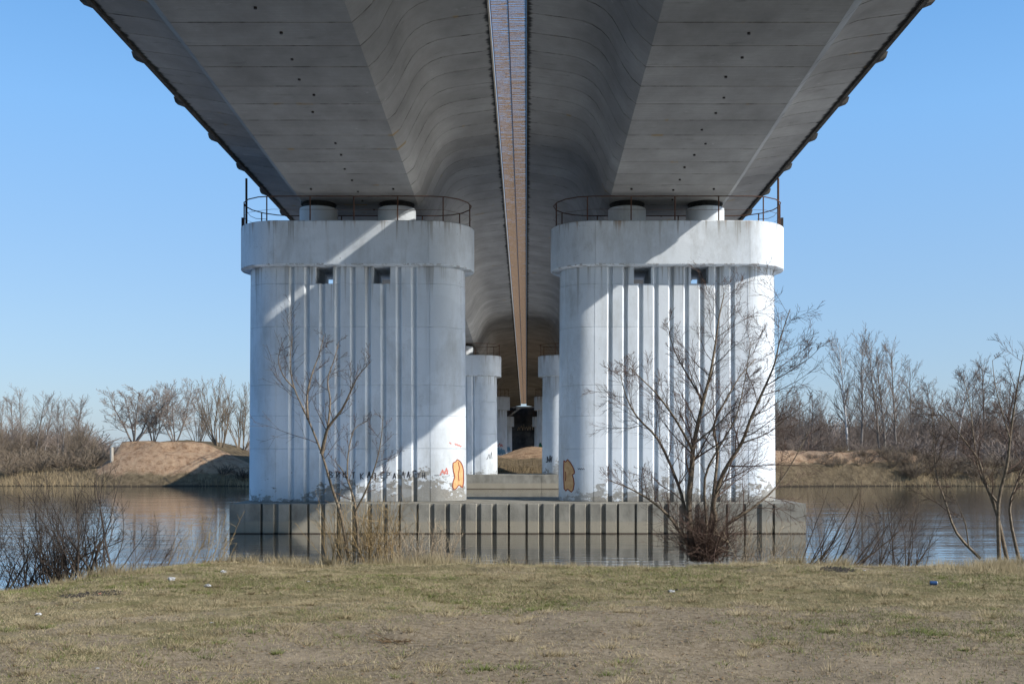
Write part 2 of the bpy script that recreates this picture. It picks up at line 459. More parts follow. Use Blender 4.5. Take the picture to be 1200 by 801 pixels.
def far_h(X, Y): return far_parts(np.asarray(X, float), np.asarray(Y, float))[0]
xs = np.concatenate([[-4000,-2000,-1000,-600,-400,-280,-200,-150], np.arange(-110, 110.1, .7), [150,200,280,400,600,1000,2000,4000]])
ys = np.concatenate([np.arange(100, 145, .45), np.arange(145, 270, 3), [300,350,420,520,700,1000,1600,2600,5000,8000]])
g = link('far_bank', grid_mesh('far_bank', xs, ys, far_h, M['far'], ('sand', lambda X, Y: far_parts(X, Y)[1])))
tag(g, kind='structure')
mb = MB(); mb.add([(-4000,14,WATER),(4000,14,WATER),(4000,120,WATER),(-4000,120,WATER)], [(0,1,2,3)])
tag(link('river_water', mb.mesh('river_water', M['water'])), kind='structure')
mb = MB(); mb.add([(-4000,20,-6.3),(4000,20,-6.3),(4000,108,-6.3),(-4000,108,-6.3)], [(0,1,2,3)])
tag(link('river_bed', mb.mesh('river_bed', M['far'])), kind='structure')

# ------------------------------------------------------------------ bridge decks
GR = .0242
def tip_h(y): return 16.12-GR*y
SPAN = 53.6; PY0 = 49.95
ROWS = [PY0+SPAN*k for k in range(-1, 4)]
SEG = SPAN/34
def depth(y):
    u = min(abs(y-r) for r in ROWS+[240])
    return 2.96-.030*max(0, min(u, 21)-1.0)
def profile(D):
    s = [(6.70,0),(6.0,-.09),(5.24,-.19),(4.8,-.28),(4.44,-.42),(4.13,-.62),(3.89,-.88),(3.7,-1.2),(3.37,-1.85),(3.06,-(D-.26)),(2.76,-D)]
    low = s+[(-x, z) for x, z in s[::-1]]
    return low+[(-6.70,.22),(0,.34),(6.70,.22)]
def inset(pr, d):
    n = len(pr); out = []
    for i in range(n):
        ax, az = pr[i-1]; bx, bz = pr[(i+1) % n]
        tx, tz = bx-ax, bz-az; L = math.hypot(tx, tz) or 1
        nx, nz = -tz/L, tx/L
        # interior is to the left or right: test towards the centre
        cx, cz = pr[i]
        if nx*(0-cx)+nz*(-.4-cz) < 0: nx, nz = -nx, -nz
        out.append((cx+nx*d, cz+nz*d))
    return out
def segment_mesh(y0, y1):
    mb = MB(); rings = []
    yc = (y0+y1)/2
    for y, d in ((y0+.005,.03),(y0+.026,0),(y1-.026,0),(y1-.005,.03)):
        pr = profile(depth(y))
        if d: pr = inset(pr, d)
        rings.append([(x, y-yc, z+tip_h(y)-tip_h(yc)) for x, z in pr])
    mb.ring_solid(rings)
    return mb.mesh('girder_segment', M['soffit'], 28)
seg_edges = [PY0-2*SPAN+SEG*i for i in range(0, 189)]     # abutment at about 240
decks = []
DX = (-8.05, 6.75)
holes_mb = MB(); holes_mb.tube([(0,0,-.05),(0,0,.05)], [.05,.05], 8)
hole_me = holes_mb.mesh('vent_pipe', M['darksteel'])
bm_ = MB()   # railing post bracket at the deck edge: trapezoid block with sloping underside
bm_.add([(0,-.2,-.12),(0,.2,-.12),(0,.27,.22),(0,-.27,.22),(.28,-.17,-.02),(.28,.17,-.02),(.34,.2,.20),(.34,-.2,.20)],
        [(0,1,2,3),(4,7,6,5),(0,4,5,1),(1,5,6,2),(2,6,7,3),(3,7,4,0)])
brk_me = bm_.mesh('edge_bracket', M['kerb'])
pb = MB(); pb.box((-.05,-.05,0),(.05,.05,1.1)); post_me = pb.mesh('railing_post', M['darksteel'])
segs_mesh = {}
for di, cx in enumerate(DX):
    side = 'left' if di == 0 else 'right'
    out = -1 if di == 0 else 1
    yb = seg_edges[0]
    b = empty('bridge_deck', (cx, 0, 0), 'grey concrete box girder deck on the %s, resting on the %s row of white piers' % (side, side), 'bridge deck')
    decks.append(b)
    for i in range(len(seg_edges)-1):
        y0, y1 = seg_edges[i], seg_edges[i+1]; yc = (y0+y1)/2
        if i not in segs_mesh: segs_mesh[i] = segment_mesh(y0, y1)
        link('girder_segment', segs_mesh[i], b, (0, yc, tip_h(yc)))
        if yc > 24 and yc < 80:
            if random.random() < .8: link('vent_pipe', hole_me, b, (random.uniform(-.25,.25)+.3, yc+random.uniform(-.2,.2), tip_h(yc)-depth(yc)+.0))
            if i % 3 == 0:
                for sx in (-1.9, 1.9) if abs(yc-PY0) < 3 else ():
                    link('vent_pipe', hole_me, b, (sx, yc-.3, tip_h(yc)-depth(yc)))
        if i % 3 == 1 and yc > 15:
            o = link('edge_bracket', brk_me, b, (out*6.86, yc, tip_h(yc)+.0)); o.scale = (out, 1, 1)
    def strip(x0, x1, za, zb, ya, yb_, mat, name):
        ys_ = [ya, yb_]
        m_ = MB(); rings = []
        for y in ys_:
            rings.append([(x0,y,za+tip_h(y)),(x1,y,za+tip_h(y)),(x1,y,zb+tip_h(y)),(x0,y,zb+tip_h(y))])
        m_.ring_solid(rings); return link(name, m_.mesh(name, mat), b)
    ya, ye = seg_edges[0], seg_edges[-1]
    # outer fascia in lengths, inner kerb, road, rails
    n = 28; L = (ye-ya)/n
    for k in range(n):
        y0 = ya+k*L+.01; y1 = ya+(k+1)*L-.01
        xs_ = sorted((out*6.703, out*6.86)); strip(xs_[0], xs_[1], -.11, .34, y0, y1, M['kerb'], 'fascia_panel')
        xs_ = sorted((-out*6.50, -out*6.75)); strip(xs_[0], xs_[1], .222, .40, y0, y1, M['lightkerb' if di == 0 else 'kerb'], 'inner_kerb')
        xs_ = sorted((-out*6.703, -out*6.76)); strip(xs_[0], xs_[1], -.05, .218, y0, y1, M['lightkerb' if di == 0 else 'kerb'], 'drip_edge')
    strip(-6.2, 6.2, .345, .42, ya, ye, M['asphalt'], 'road_surface')
    for zr in (1.15, 1.6):
        m_ = MB(); m_.tube([(out*6.78, ya, tip_h(ya)+zr-.1), (out*6.78, ye, tip_h(ye)+zr-.1)], [.04,.04], 6)
        link('hand_rail', m_.mesh('hand_rail', M['darksteel']), b)
    for k in range(0, 60):
        y = 4.5*k-15; link('railing_post', post_me, b, (out*6.78, y, tip_h(y)+.45))

# rusty grating between the two decks
gx0, gx1 = DX[0]+6.765, DX[1]-6.765
gl = 2.4; sp = .05
m_ = MB()
nb = int(round(gl/sp))
rr = random.Random(3)
for k in range(nb):
    y = -gl/2+sp*(k+.5)+rr.uniform(-.008,.008); hh = .0150+rr.uniform(-.003,.003)
    for (xa, xb) in ((gx0+.01, (gx0+gx1)/2-.02), ((gx0+gx1)/2+.02, gx1-.01)):
        za = rr.uniform(-.004,.004)
        x_ = xa
        while x_ < xb-.01:                              # slightly bent, broken into lengths
            x2 = min(x_+rr.uniform(.15,.4), xb)
            dy = rr.uniform(-.006,.006); t_ = rr.uniform(.003,.007)
            m_.box((x_, y+dy-t_/2, za), (x2-.002, y+dy+t_/2, za+hh*rr.uniform(.8,1.35))); x_ = x2
bars_me = m_.mesh('bars', M['grate'])
m_ = MB()
cxm = (gx0+gx1)/2
m_.box((cxm-.018,-gl/2+.01,-.012),(cxm+.018,gl/2-.01,.03))
m_.box((gx0+.002,-gl/2+.01,-.01),(gx0+.028,gl/2-.01,.032)); m_.box((gx1-.028,-gl/2+.01,-.01),(gx1-.002,gl/2-.01,.032))
frame_me = m_.mesh('frame', M['rust'])
gt = empty('median_grating', (0,0,0), 'long rusty steel grating closing the narrow gap between the two decks', 'grating')
k = 0; y = 26.0
while y < 238:
    p = link('grating_panel', frame_me, gt, (0, y, tip_h(y)+.37))
    p.rotation_euler = (math.atan(-GR), 0, 0)
    q = link('bars', bars_me, p)
    if k % 2: q.scale = (1, -1, 1)
    y += gl; k += 1

# ------------------------------------------------------------------ piers
HW, HD = 5.2, 1.6
def front(x, hw=HW, hd=HD, grooves=True):
    ax = abs(x); c = hw-hd
    f = hd if ax <= c else math.sqrt(max(0, hd*hd-(ax-c)**2))
    if grooves:
        for i in range(9):
            g0 = (i-4)*.72
            u = x-g0
            if -.14 < u < .13:
                d = min(1, (u+.14)/.10) if u < -.04 else (1 if u < .08 else (.13-u)/.05)
                f -= .12*d
        for g0 in (-3.61, 3.61):
            if abs(x-g0) < .014: f -= .02
    return f
def sample_xs(hw=HW, hd=HD, grooves=True, extra=()):
    c = hw-hd; xs = set()
    for k in range(0, 15):
        a = math.pi/2*k/14
        xs.add(round(c+hd*math.sin(a), 5)); xs.add(round(-c-hd*math.sin(a), 5))
    if grooves:
        for i in range(9):
            g0 = (i-4)*.72
            for u in (-.14,-.04,.08,.13): xs.add(round(g0+u, 5))
        for g0 in (-3.61, 3.61):
            for u in (-.015,-.013,.013,.015): xs.add(round(g0+u, 5))
    for e in extra: xs.add(e)
    return sorted(xs)
def outline(hw, hd, grooves, a=None, b=None, ins=0):
    xs = sample_xs(hw, hd, grooves)
    if a is not None: xs = [a]+[x for x in xs if a < x < b]+[b]
    fr = [(x, -front(x, hw, hd, grooves)) for x in xs]; bk = [(x, front(x, hw, hd, grooves)) for x in xs]
    pts = fr+bk[::-1]
    out = []
    for p in pts:
        if not out or math.hypot(p[0]-out[-1][0], p[1]-out[-1][1]) > 1e-4: out.append(p)
    if math.hypot(out[0][0]-out[-1][0], out[0][1]-out[-1][1]) < 1e-4: out.pop()
    if ins:
        k1 = (hw-ins)/hw; k2 = (hd-ins)/hd
        out = [(x*k1, y*k2) for x, y in out]
    return out
def prism(mb, hw, hd, grooves, z0, z1, a=None, b=None, ch=.014, batter=0, zt=0):
    rings = []
    for z, i in ((z0+.002, ch), (z0+.002+ch, 0), (z1-.002-ch, 0), (z1-.002, ch)):
        s = 1+batter*(zt-z)
        rings.append([(x*s, y, z) for x, y in outline(hw, hd, grooves, a, b, i)])
    mb.ring_solid(rings)
LETTERS = {
 'В': [[(0,0),(0,1),(.5,.95),(.55,.75),(.1,.52),(.6,.4),(.62,.1),(0,0)]],
 'И': [[(0,1),(0,0)],[(0,.05),(.6,.95)],[(.6,1),(.6,0)]],
 'Н': [[(0,1),(0,0)],[(0,.5),(.6,.5)],[(.6,1),(.6,0)]],
 'Т': [[(0,.95),(.7,1)],[(.35,1),(.33,0)]],
 'К': [[(0,1),(0,0)],[(.6,1),(.03,.45),(.65,0)]],
 'А': [[(0,0),(.33,1),(.65,0)],[(.1,.35),(.55,.35)]],
 'П': [[(0,0),(.02,1)],[(0,.97),(.6,1)],[(.6,1),(.6,0)]],
 'Е': [[(.6,1),(0,1),(0,0),(.6,.02)],[(0,.52),(.45,.52)]],
 'Р': [[(0,0),(0,1),(.55,.92),(.55,.55),(0,.48)]],
 'Л': [[(0,0),(.35,1),(.65,0)]],
 'Г': [[(0,0),(0,1),(.55,1)]],
 'У': [[(0,1),(.3,.45)],[(.6,1),(.2,0)]],
}
def stroke(mb, pts, w, surf, off=.006):    # ribbon that follows the wall: surf(x) -> front distance
    dens = []
    for (x0, z0), (x1, z1) in zip(pts[:-1], pts[1:]):
        n = max(1, int(math.hypot(x1-x0, z1-z0)/.03))
        for i in range(n): dens.append((x0+(x1-x0)*i/n, z0+(z1-z0)*i/n))
    dens.append(pts[-1])
    vs = []
    for i, (x, z) in enumerate(dens):
        a = dens[max(i-1,0)]; b = dens[min(i+1,len(dens)-1)]
        tx, tz = b[0]-a[0], b[1]-a[1]; L = math.hypot(tx, tz) or 1
        nx, nz = -tz/L*w/2, tx/L*w/2
        for s_ in (-1, 1):
            X = x+nx*s_; vs.append((X, -surf(X, z)-off, z+nz*s_))
    mb.add(vs, [(2*i, 2*i+1, 2*i+3, 2*i+2) for i in range(len(dens)-1)])
def blob(mb_fill, mb_line, poly, surf, off=.006, w=.045):
    # fill by horizontal scan strips that follow the curved wall
    zs = np.arange(min(p[1] for p in poly)+.01, max(p[1] for p in poly), .03)
    for z in zs:
        xs_ = []
        for i in range(len(poly)):
            (x0, z0), (x1, z1) = poly[i], poly[(i+1) % len(poly)]
            if (z0 <= z) != (z1 <= z): xs_.append(x0+(x1-x0)*(z-z0)/(z1-z0))
        xs_.sort()
        for a, b in zip(xs_[::2], xs_[1::2]):
            n = max(2, int((b-a)/.05)); X = [a+(b-a)*i/n for i in range(n+1)]
            vs = []
            for x in X: vs += [(x, -surf(x, z)-off, z-.015), (x, -surf(x, z)-off, z+.015)]
            mb_fill.add(vs, [(2*i, 2*i+2, 2*i+3, 2*i+1) for i in range(n)])
    stroke(mb_line, poly+[poly[0]], w, surf, off+.004)

def rounded_rail(inset_, z):
    hw, hd = 5.65-inset_, 2.15-inset_
    c = hw-hd*.9; pts = []
    for k in range(9):
        a = -math.pi/2+math.pi*k/8; pts.append((c+hd*.9*math.cos(a), hd*math.sin(a), z))
    for k in range(9):
        a = math.pi/2+math.pi*k/8; pts.append((-c+hd*.9*math.cos(a), hd*math.sin(a), z))
    return pts
def along(pts, step):                      # points at equal steps round a closed loop
    pts = [Vector(p) for p in pts]; pts.append(pts[0]); out = []; acc = 0; nxt = .6
    for a, b in zip(pts[:-1], pts[1:]):
        L = (b-a).length
        while acc+L >= nxt: out.append(a+(b-a)*((nxt-acc)/L)); nxt += step
        acc += L
    return out
ORD = {0:'nearest', 1:'second', 2:'third', 3:'fourth', -1:'rearmost'}
def make_pier(cx, cy, ztop, zbase, row, di):
    side = 'left' if di == 0 else 'right'
    lab = {0: {0: 'nearest left white ribbed pier with black spray lettering near its foot', 1: 'nearest right white ribbed pier behind the many-stemmed bare tree'},
           1: {0: 'second white pier of the left row, standing on the second footing in the river', 1: 'second white pier of the right row, standing on the second footing in the river'},
           2: {0: 'third white pier of the left row behind the sand heap on the far bank', 1: 'third white pier of the right row behind the sand heap on the far bank'},
           3: {0: 'fourth and farthest white pier of the left row, in front of the dark abutment', 1: 'fourth and farthest white pier of the right row, in front of the dark abutment'},
           -1: {0: 'white pier of the left row on the near bank behind the viewer', 1: 'white pier of the right row on the near bank behind the viewer'}}[row][di]
    t = empty('bridge_pier', (cx, cy, 0), lab, 'pier', 'white bridge piers')
    zc = ztop-2.07                          # underside of the cap
    zw = zc-.80
    lifts = [zbase]
    for h in (2.5, 4.05, 5.5, 8.25): 
        if zbase+h < zw-.8: lifts.append(zbase+h)
    if zw-lifts[-1] > 3.2: lifts.append((lifts[-1]+zw)/2)
    lifts.append(zw)
    for a, b in zip(lifts[:-1], lifts[1:]):
        m_ = MB(); prism(m_, HW, HD, True, a, b, batter=.0012, zt=zc, ch=.016)
        link('shaft_lift', m_.mesh('shaft_lift', M['pier'], 30), t)
    m_ = MB()
    for a, b in ((-HW, -1.76), (-.94, .94), (1.76, HW)):
        prism(m_, HW, HD, True, zw, zc-.003, a, b, ch=.008)
    link('shaft_head', m_.mesh('shaft_head', M['pier'], 30), t)
    for a, b in ((-5.65, -3.61), (-3.61, 3.61), (3.61, 5.65)):
        m_ = MB(); rings = []
        e = .004
        for z, i in ((zc, .03), (zc+.03, 0), (ztop-.04, 0), (ztop, .05)):
            rings.append([(x, y, z) for x, y in outline(5.65, 2.15, False, a+(e if a > -5 else 0), b-(e if b < 5 else 0), i)])
        m_.ring_solid(rings)
        link('cap_block', m_.mesh('cap_block', M['pier'], 30), t)
    for px in (-1.93, 1.88):
        m_ = MB()
        m_.ring_solid([[(px+r*math.cos(2*math.pi*k/36), r*math.sin(2*math.pi*k/36), z) for k in range(36)]
                       for z, r in ((ztop-.01,.92), (ztop+.97,.92), (ztop+1.0,.89))])
        ped = link('bearing_pedestal', m_.mesh('bearing_pedestal', M['pier'], 30), t)
        top = tip_h(cy)-2.96+.02
        m_ = MB()
        for z0, z1, r in ((ztop+1.0, ztop+1.06, .84), (ztop+1.063, top-.05, .74), (top-.048, top+.1, .86)):
            m_.ring_solid([[(px+r*math.cos(2*math.pi*k/24), r*math.sin(2*math.pi*k/24), z) for k in range(24)] for z in (z0, z1)])
        link('bearing', m_.mesh('bearing', M['rubber'], 30), ped)
    if row == -1: return t
    # hand railing round the cap
    rl = rounded_rail(.14, ztop+1.15)
    m_ = MB(); m_.tube(rl+[rl[0]], [.026]*(len(rl)+1), 6); rail = link('cap_railing', m_.mesh('cap_railing', M['rust']), t)
    m_ = MB(); lo = rounded_rail(.14, ztop+.52)
    m_.tube([(x, y, z+.02*math.sin(i*2.3)) for i, (x, y, z) in enumerate(lo+[lo[0]])], [.008]*(len(lo)+1), 4); link('wire', m_.mesh('wire', M['rust']), rail)
    for q in along(rl, 2.05):
        m_ = MB(); m_.tube([(q.x, q.y, ztop-.01), (q.x, q.y, ztop+1.14)], [.032,.032], 6)
        link('railing_post', m_.mesh('railing_post', M['rust']), rail)
    s_ = -1 if di == 0 else 1
    if row == 0:                            # tall pole and short stub at the outer end
        m_ = MB(); m_.tube([(s_*5.30, -.6, ztop-.02), (s_*5.30, -.6, ztop+2.35)], [.055,.055], 8)
        link('tall_pole', m_.mesh('tall_pole', M['darksteel' if di == 0 else 'rust']), t)
        m_ = MB(); m_.box((s_*5.58-.06, -.25, ztop-.15), (s_*5.58+.06, -.15, ztop+.55)); link('steel_stub', m_.mesh('steel_stub', M['darksteel']), t)
        m_ = MB(); m_.tube([(s_*5.3,-.6,ztop+.8),(s_*5.0,-1.0,ztop+.45),(s_*4.6,-1.5,ztop+.22),(s_*4.0,-1.9,ztop+.1)], [.012]*4, 4)
        link('hanging_cable', m_.mesh('hanging_cable', M['darksteel']), t)
    return t
piers = {}
for row, y in zip((-1,0,1,2,3), ROWS):
    k = row
    ztop = 10.72-GR*SPAN*k
    zbase = {-1:-2.4, 0:-2.44, 1:-2.44, 2:-2.9, 3:-3.6}[row]
    for di, cx in enumerate((-8.2, 6.83)):
        piers[(row, di)] = make_pier(cx, y, ztop, zbase, row, di)

BAT = .0012; ZC0 = 10.72-2.07
def wall(x, z=0.0): return front(x/(1+BAT*(ZC0-z)))   # pier-local wall distance at height z
def lx(px, di, z=48.35):                   # photograph x -> pier-local x on the front of the first row
    return (px-VX)/F*z-(-8.2, 6.83)[di]
def lz(py, z=48.35): return (VY-py)/F*z
def solve_x(px, di):                       # local x on the rounded end that shows at photograph x
    best = None
    for i in range(-2630, 2631):
        x = i*.002; zz = PY0-wall(x); p = (x+(-8.2, 6.83)[di])/zz*F+VX
        if best is None or abs(p-px) < best[0]: best = (abs(p-px), x)
    return best[1]
# black lettering on the nearest left pier
left = piers[(0,0)]; right = piers[(0,1)]
m_ = MB(); lr = random.Random(5)
text = [('В',386),('И',394),('Н',402),('Т',412),('К',422.5),('А',430),('П',437),('Е',446.5),('Р',453.5),('А',460.5),('Л',470.5),('А',477),('Г',484),('У',489),('Н',495)]
for chx, px in text:
    x0 = lx(px, 0); s_ = lr.uniform(.19,.25); z0 = lz(560)+lr.uniform(-.05,.05)
    m_ = MB()
    for st in LETTERS[chx]:
        stroke(m_, [(x0+u*s_+lr.uniform(-.01,.01), z0+v*.29+lr.uniform(-.012,.012)) for u, v in st], lr.uniform(.038,.055), wall)
    link('painted_letter', m_.mesh('painted_letter', M['black']), left)
# small red scribbles
m_ = MB()
x0 = lx(515.5, 0); z0 = lz(558)
stroke(m_, [(x0+a, z0+b) for a, b in ((0,.05),(.12,.32),(.2,.1),(.3,.4),(.36,.12),(.08,.2),(.38,.28))], .05, wall)
link('red_scribble', m_.mesh('red_scribble', M['red']), left)
m_ = MB()
pts = [(solve_x(533+i*1.3, 0), lz(519+1.6*(i % 2)+i*.5, 49)) for i in range(7)]
stroke(m_, pts, .05, wall); stroke(m_, [(solve_x(526.5, 0), lz(518, 49)), (solve_x(529, 0), lz(520, 49))], .05, wall)
link('red_scrawl', m_.mesh('red_scrawl', M['red']), left)
m_ = MB()
stroke(m_, [(lx(509+i*.9, 0), lz(556+(i % 2)*1.3)) for i in range(7)], .02, wall)
link('faint_scrawl', m_.mesh('faint_scrawl', M['black']), left)
m1, m2 = MB(), MB()
shape = [(531,542),(534,540.5),(536,538),(539,540),(541,543),(542.5,547),(543.3,552),(543.3,566),(542,571),(540,569),(537.5,568),(535,571.5),(532,573),(530.5,570),(531,564),(533,558),(531.5,552),(530.8,547)]
blob(m1, m2, [(solve_x(px, 0), lz(py, 49.2)) for px, py in shape], wall)
stroke(m2, [(solve_x(px, 0), lz(py, 49.2)) for px, py in ((537,541),(538.5,548),(537,556),(538,563))], .035, wall, .012)
gf = link('orange_graffiti', m1.mesh('orange_graffiti', M['orange']), left); link('outline', m2.mesh('outline', M['outline']), gf)
m1, m2 = MB(), MB()
shape = [(660.8,539),(662.5,541),(665,538),(668,541),(671,546),(673,551),(673,554),(670.5,555.5),(672,560),(672.8,566),(671.5,573),(669.5,575.5),(667,573.5),(665,572),(663,574.5),(661,572),(660.6,560),(660.5,548)]
blob(m1, m2, [(solve_x(px, 1), lz(py, 49.4)) for px, py in shape], wall)
stroke(m2, [(solve_x(px, 1), lz(py, 49.4)) for px, py in ((662.5,552),(663,558),(662.5,563))], .035, wall, .012)
gf = link('orange_graffiti', m1.mesh('orange_graffiti', M['orange']), right); link('outline', m2.mesh('outline', M['outline']), gf)
m_ = MB()
stroke(m_, [(lx(676.5+i*1.1, 1, 49), lz(548+(i % 2)*1.6, 49)) for i in range(8)], .025, wall)
link('faint_scrawl', m_.mesh('faint_scrawl', M['black']), right)
# scrawls on the piers further back
def scrawl(key, mat, x0, z0, w, h, n, seed, name='graffiti_scrawl', lw=.06):
    r_ = random.Random(seed); m_ = MB(); pts = [(x0, z0)]
    for i in range(n): pts.append((x0+w*(i+1)/n+r_.uniform(-.06,.06), z0+h*(i % 2)*r_.uniform(.5,1)))
    stroke(m_, pts, lw, wall, .01); link(name, m_.mesh(name, M[mat]), piers[key])
scrawl((1,0), 'black', 4.2, -.9, .6, .8, 5, 1, lw=.04)
scrawl((1,1), 'black', -4.9, -1.2, .6, 1.0, 6, 2, lw=.10)
scrawl((2,0), 'bluepaint', 3.2, -.6, 1.7, 1.0, 9, 3, lw=.3)
scrawl((2,0), 'red', 3.4, .5, 1.2, .6, 7, 4, lw=.12)
scrawl((2,1), 'greenpaint', -5.0, -.2, .9, 1.2, 8, 5, lw=.35)
scrawl((3,0), 'bluepaint', 3.6, -.2, 1.2, .9, 7, 6, lw=.25)

# ------------------------------------------------------------------ footings in the river
def footing(y0, lab, detail=True):
    f_ = empty('pier_footing', (-.4, y0, 0), lab, 'footing', 'concrete footings standing in the river')
    m_ = MB(); m_.box((-13.1,.16,-7), (13.1,7.0,-2.443)); link('core', m_.mesh('core', M['footing']), f_)
    n = 37 if detail else 7; w = 26.2/n; base = None
    m_ = MB()
    g2 = .115; d = .16
    z0, z1 = -6.5, -2.44
    pr = [(-w/2+g2, 0), (w/2-g2*1.1, 0), (w/2-g2*.7, .155), (-w/2+g2*.45, .155)]
    m_.ring_solid([[(x, y, z) for x, y in pr] for z in (z0, z1-.02)]+[[(x*.97, y+.012*(y < .1), z1) for x, y in pr]])
    pm = m_.mesh('face_panel', M['footing'])
    m_ = MB(); pr = [(-w/2+.006, 0), (w/2-.006, 0), (w/2-.006, .155), (-w/2+.006, .155)]
    m_.ring_solid([[(x, y, z) for x, y in pr] for z in (z0, z1)]); pw = m_.mesh('plain_panel', M['footing'])
    for i in range(n):
        o = link('face_panel', pw if (i in (0, 1, n-1, n-2) or i % 7 == 4 or not detail) else pm, f_, (-13.1+w*(i+.5), random.uniform(-.012,.012), 0))
    return f_
footing(46.5, 'long ribbed concrete footing in the river under the two nearest piers')
footing(100.1, 'concrete footing in the river under the second pair of piers, seen through the middle gap', False)

# far abutment wall
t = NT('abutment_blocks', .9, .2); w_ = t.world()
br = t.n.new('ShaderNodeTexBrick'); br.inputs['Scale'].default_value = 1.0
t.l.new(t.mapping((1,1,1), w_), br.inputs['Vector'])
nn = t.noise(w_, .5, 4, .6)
t.color(t.ramp(nn, [(.35, (.02,.023,.027)), (.5, (.05,.055,.06)), (.7, (.10,.10,.095))])); t.bump(nn, .4, .05)  # wall tones darkened, the shadow under the deck is put into the colour
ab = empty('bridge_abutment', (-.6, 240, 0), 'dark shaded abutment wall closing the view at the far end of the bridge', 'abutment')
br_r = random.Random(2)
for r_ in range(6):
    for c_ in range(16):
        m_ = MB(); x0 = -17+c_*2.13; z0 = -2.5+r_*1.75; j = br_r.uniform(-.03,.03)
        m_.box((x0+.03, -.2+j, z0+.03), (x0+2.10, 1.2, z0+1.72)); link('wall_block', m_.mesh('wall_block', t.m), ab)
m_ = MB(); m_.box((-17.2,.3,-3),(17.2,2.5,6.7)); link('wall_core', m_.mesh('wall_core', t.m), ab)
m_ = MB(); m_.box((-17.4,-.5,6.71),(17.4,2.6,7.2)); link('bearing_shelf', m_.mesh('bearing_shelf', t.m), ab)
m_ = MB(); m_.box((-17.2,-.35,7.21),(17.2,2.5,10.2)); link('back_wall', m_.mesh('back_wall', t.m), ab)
m_ = MB()
for i in range(6): m_.tube([(-1.5+i*.6,-.3,4.6+.5*(i % 2)),(-1.2+i*.6,-.3,5.4+.3*(i % 3)),(-.9+i*.6,-.3,4.7)], [.09]*3, 4)
link('graffiti_scrawl', m_.mesh('graffiti_scrawl', M['paletwig']), ab)

# ------------------------------------------------------------------ trees
class Tree:
    def __init__(s, seed): s.r = random.Random(seed); s.trunk = MB(); s.crown = MB()
    def grow(s, p, d, L, r0, lev, spec, n0=0):
        """spec: per level dict(seg, wob, trop, kids, spread, ratio, r, start)"""
        sp = spec[min(lev, len(spec)-1)]; R_ = s.r
        n = sp['seg']; pts = [p.copy()]; q = p.copy(); dd = d.normalized()
        for i in range(n):
            dd = (dd+Vector((R_.gauss(0,1), R_.gauss(0,1), R_.gauss(0,1)))*sp['wob']+Vector((0,0,sp['trop']))).normalized()
            q = q+dd*(L/n); pts.append(q.copy())
        rmin = sp.get('rmin', .003)
        rads = [max(rmin, r0*(1-.8*i/n)) for i in range(n+1)]
        (s.trunk if lev == 0 else s.crown).tube(pts, rads, 7 if lev == 0 and r0 > .03 else (4 if lev <= 1 else 3), cap=(lev == 0))
        s.kids(pts, rads, L, lev, spec)
    def kids(s, pts, rads, L, lev, spec, k=None, start=None):
        if lev+1 >= len(spec): return
        sp = spec[lev]; R_ = s.r; n = len(pts)-1
        kk = k if k is not None else sp['kids']
        if isinstance(kk, float): kk = int(kk)+(R_.random() < kk % 1)
        st = sp['start'] if start is None else start
        for j in range(kk):
            t_ = st+(1-st)*(j+R_.random())/kk
            x = t_*n; i = min(int(x), n-1); f_ = x-i
            q = pts[i].lerp(pts[i+1], f_); dd = (pts[i+1]-pts[i]).normalized()
            a = dd.orthogonal().normalized(); b = dd.cross(a); th = R_.uniform(0, 2*math.pi)
            side = a*math.cos(th)+b*math.sin(th)
            sprd = sp['spread']*R_.uniform(.7, 1.3)
            nd = dd*math.cos(sprd)+side*math.sin(sprd)
            ll = L*sp['ratio']*R_.uniform(.6, 1.15)*(1.15-.6*t_)
            rr_ = max(.003, rads[i]*sp['r'])
            s.grow(q, nd, ll, rr_, lev+1, spec)
    def limb(s, pts, r0, r1, spec, kids, start=.15, L=None, sub=3):
        R_ = s.r; P_ = []
        # Catmull-like smoothing with slight wobble
        for i in range(len(pts)-1):
            p0 = pts[max(i-1,0)]; p1 = pts[i]; p2 = pts[i+1]; p3 = pts[min(i+2,len(pts)-1)]
            for k in range(sub):
                t_ = k/sub
                P_.append(.5*((2*p1)+(p2-p0)*t_+(2*p0-5*p1+4*p2-p3)*t_*t_+(3*p1-p0-3*p2+p3)*t_**3))
        P_.append(pts[-1])
        n = len(P_)-1; rads = [r0+(r1-r0)*(i/n)**.8 for i in range(n+1)]
        s.trunk.tube(P_, rads, 8 if r0 > .03 else 6)
        LL = L or sum((P_[i+1]-P_[i]).length for i in range(n))
        s.kids(P_, rads, LL, 0, spec, kids, start)
    def make(s, name, loc, mt, mc, label, cat='tree', group=None):
        e = empty(name, loc, label, cat, group); off = Vector(loc)
        for mb, nm, mm in ((s.trunk, 'trunk', mt), (s.crown, 'crown', mc)):
            if mb.v:
                mb.v = [(x-off.x, y-off.y, z-off.z) for x, y, z in mb.v]
                link(nm, mb.mesh(nm, mm, 60), e)
        return e

def limb_px(t, pix, z0, dz, r0, r1, spec, kids, start=.15, L=None):
    n = len(pix); pts = []
    for i, (px, py) in enumerate(pix):
        z = z0+dz*(i/(n-1)); pts.append(P(px, py, z))
    t.limb(pts, r0, r1, spec, kids, start, L)
SPEC_A = [dict(seg=6,wob=.10,trop=.04,kids=8,spread=.8,ratio=.31,r=.38,start=.2),
          dict(seg=7,wob=.085,trop=.035,kids=8,spread=.66,ratio=.52,r=.5,start=.12,rmin=.0028),
          dict(seg=5,wob=.09,trop=.03,kids=5,spread=.62,ratio=.6,r=.6,start=.12,rmin=.0021),
          dict(seg=4,wob=.1,trop=.02,kids=0,spread=.5,ratio=.5,r=.6,start=.2,rmin=.0017)]
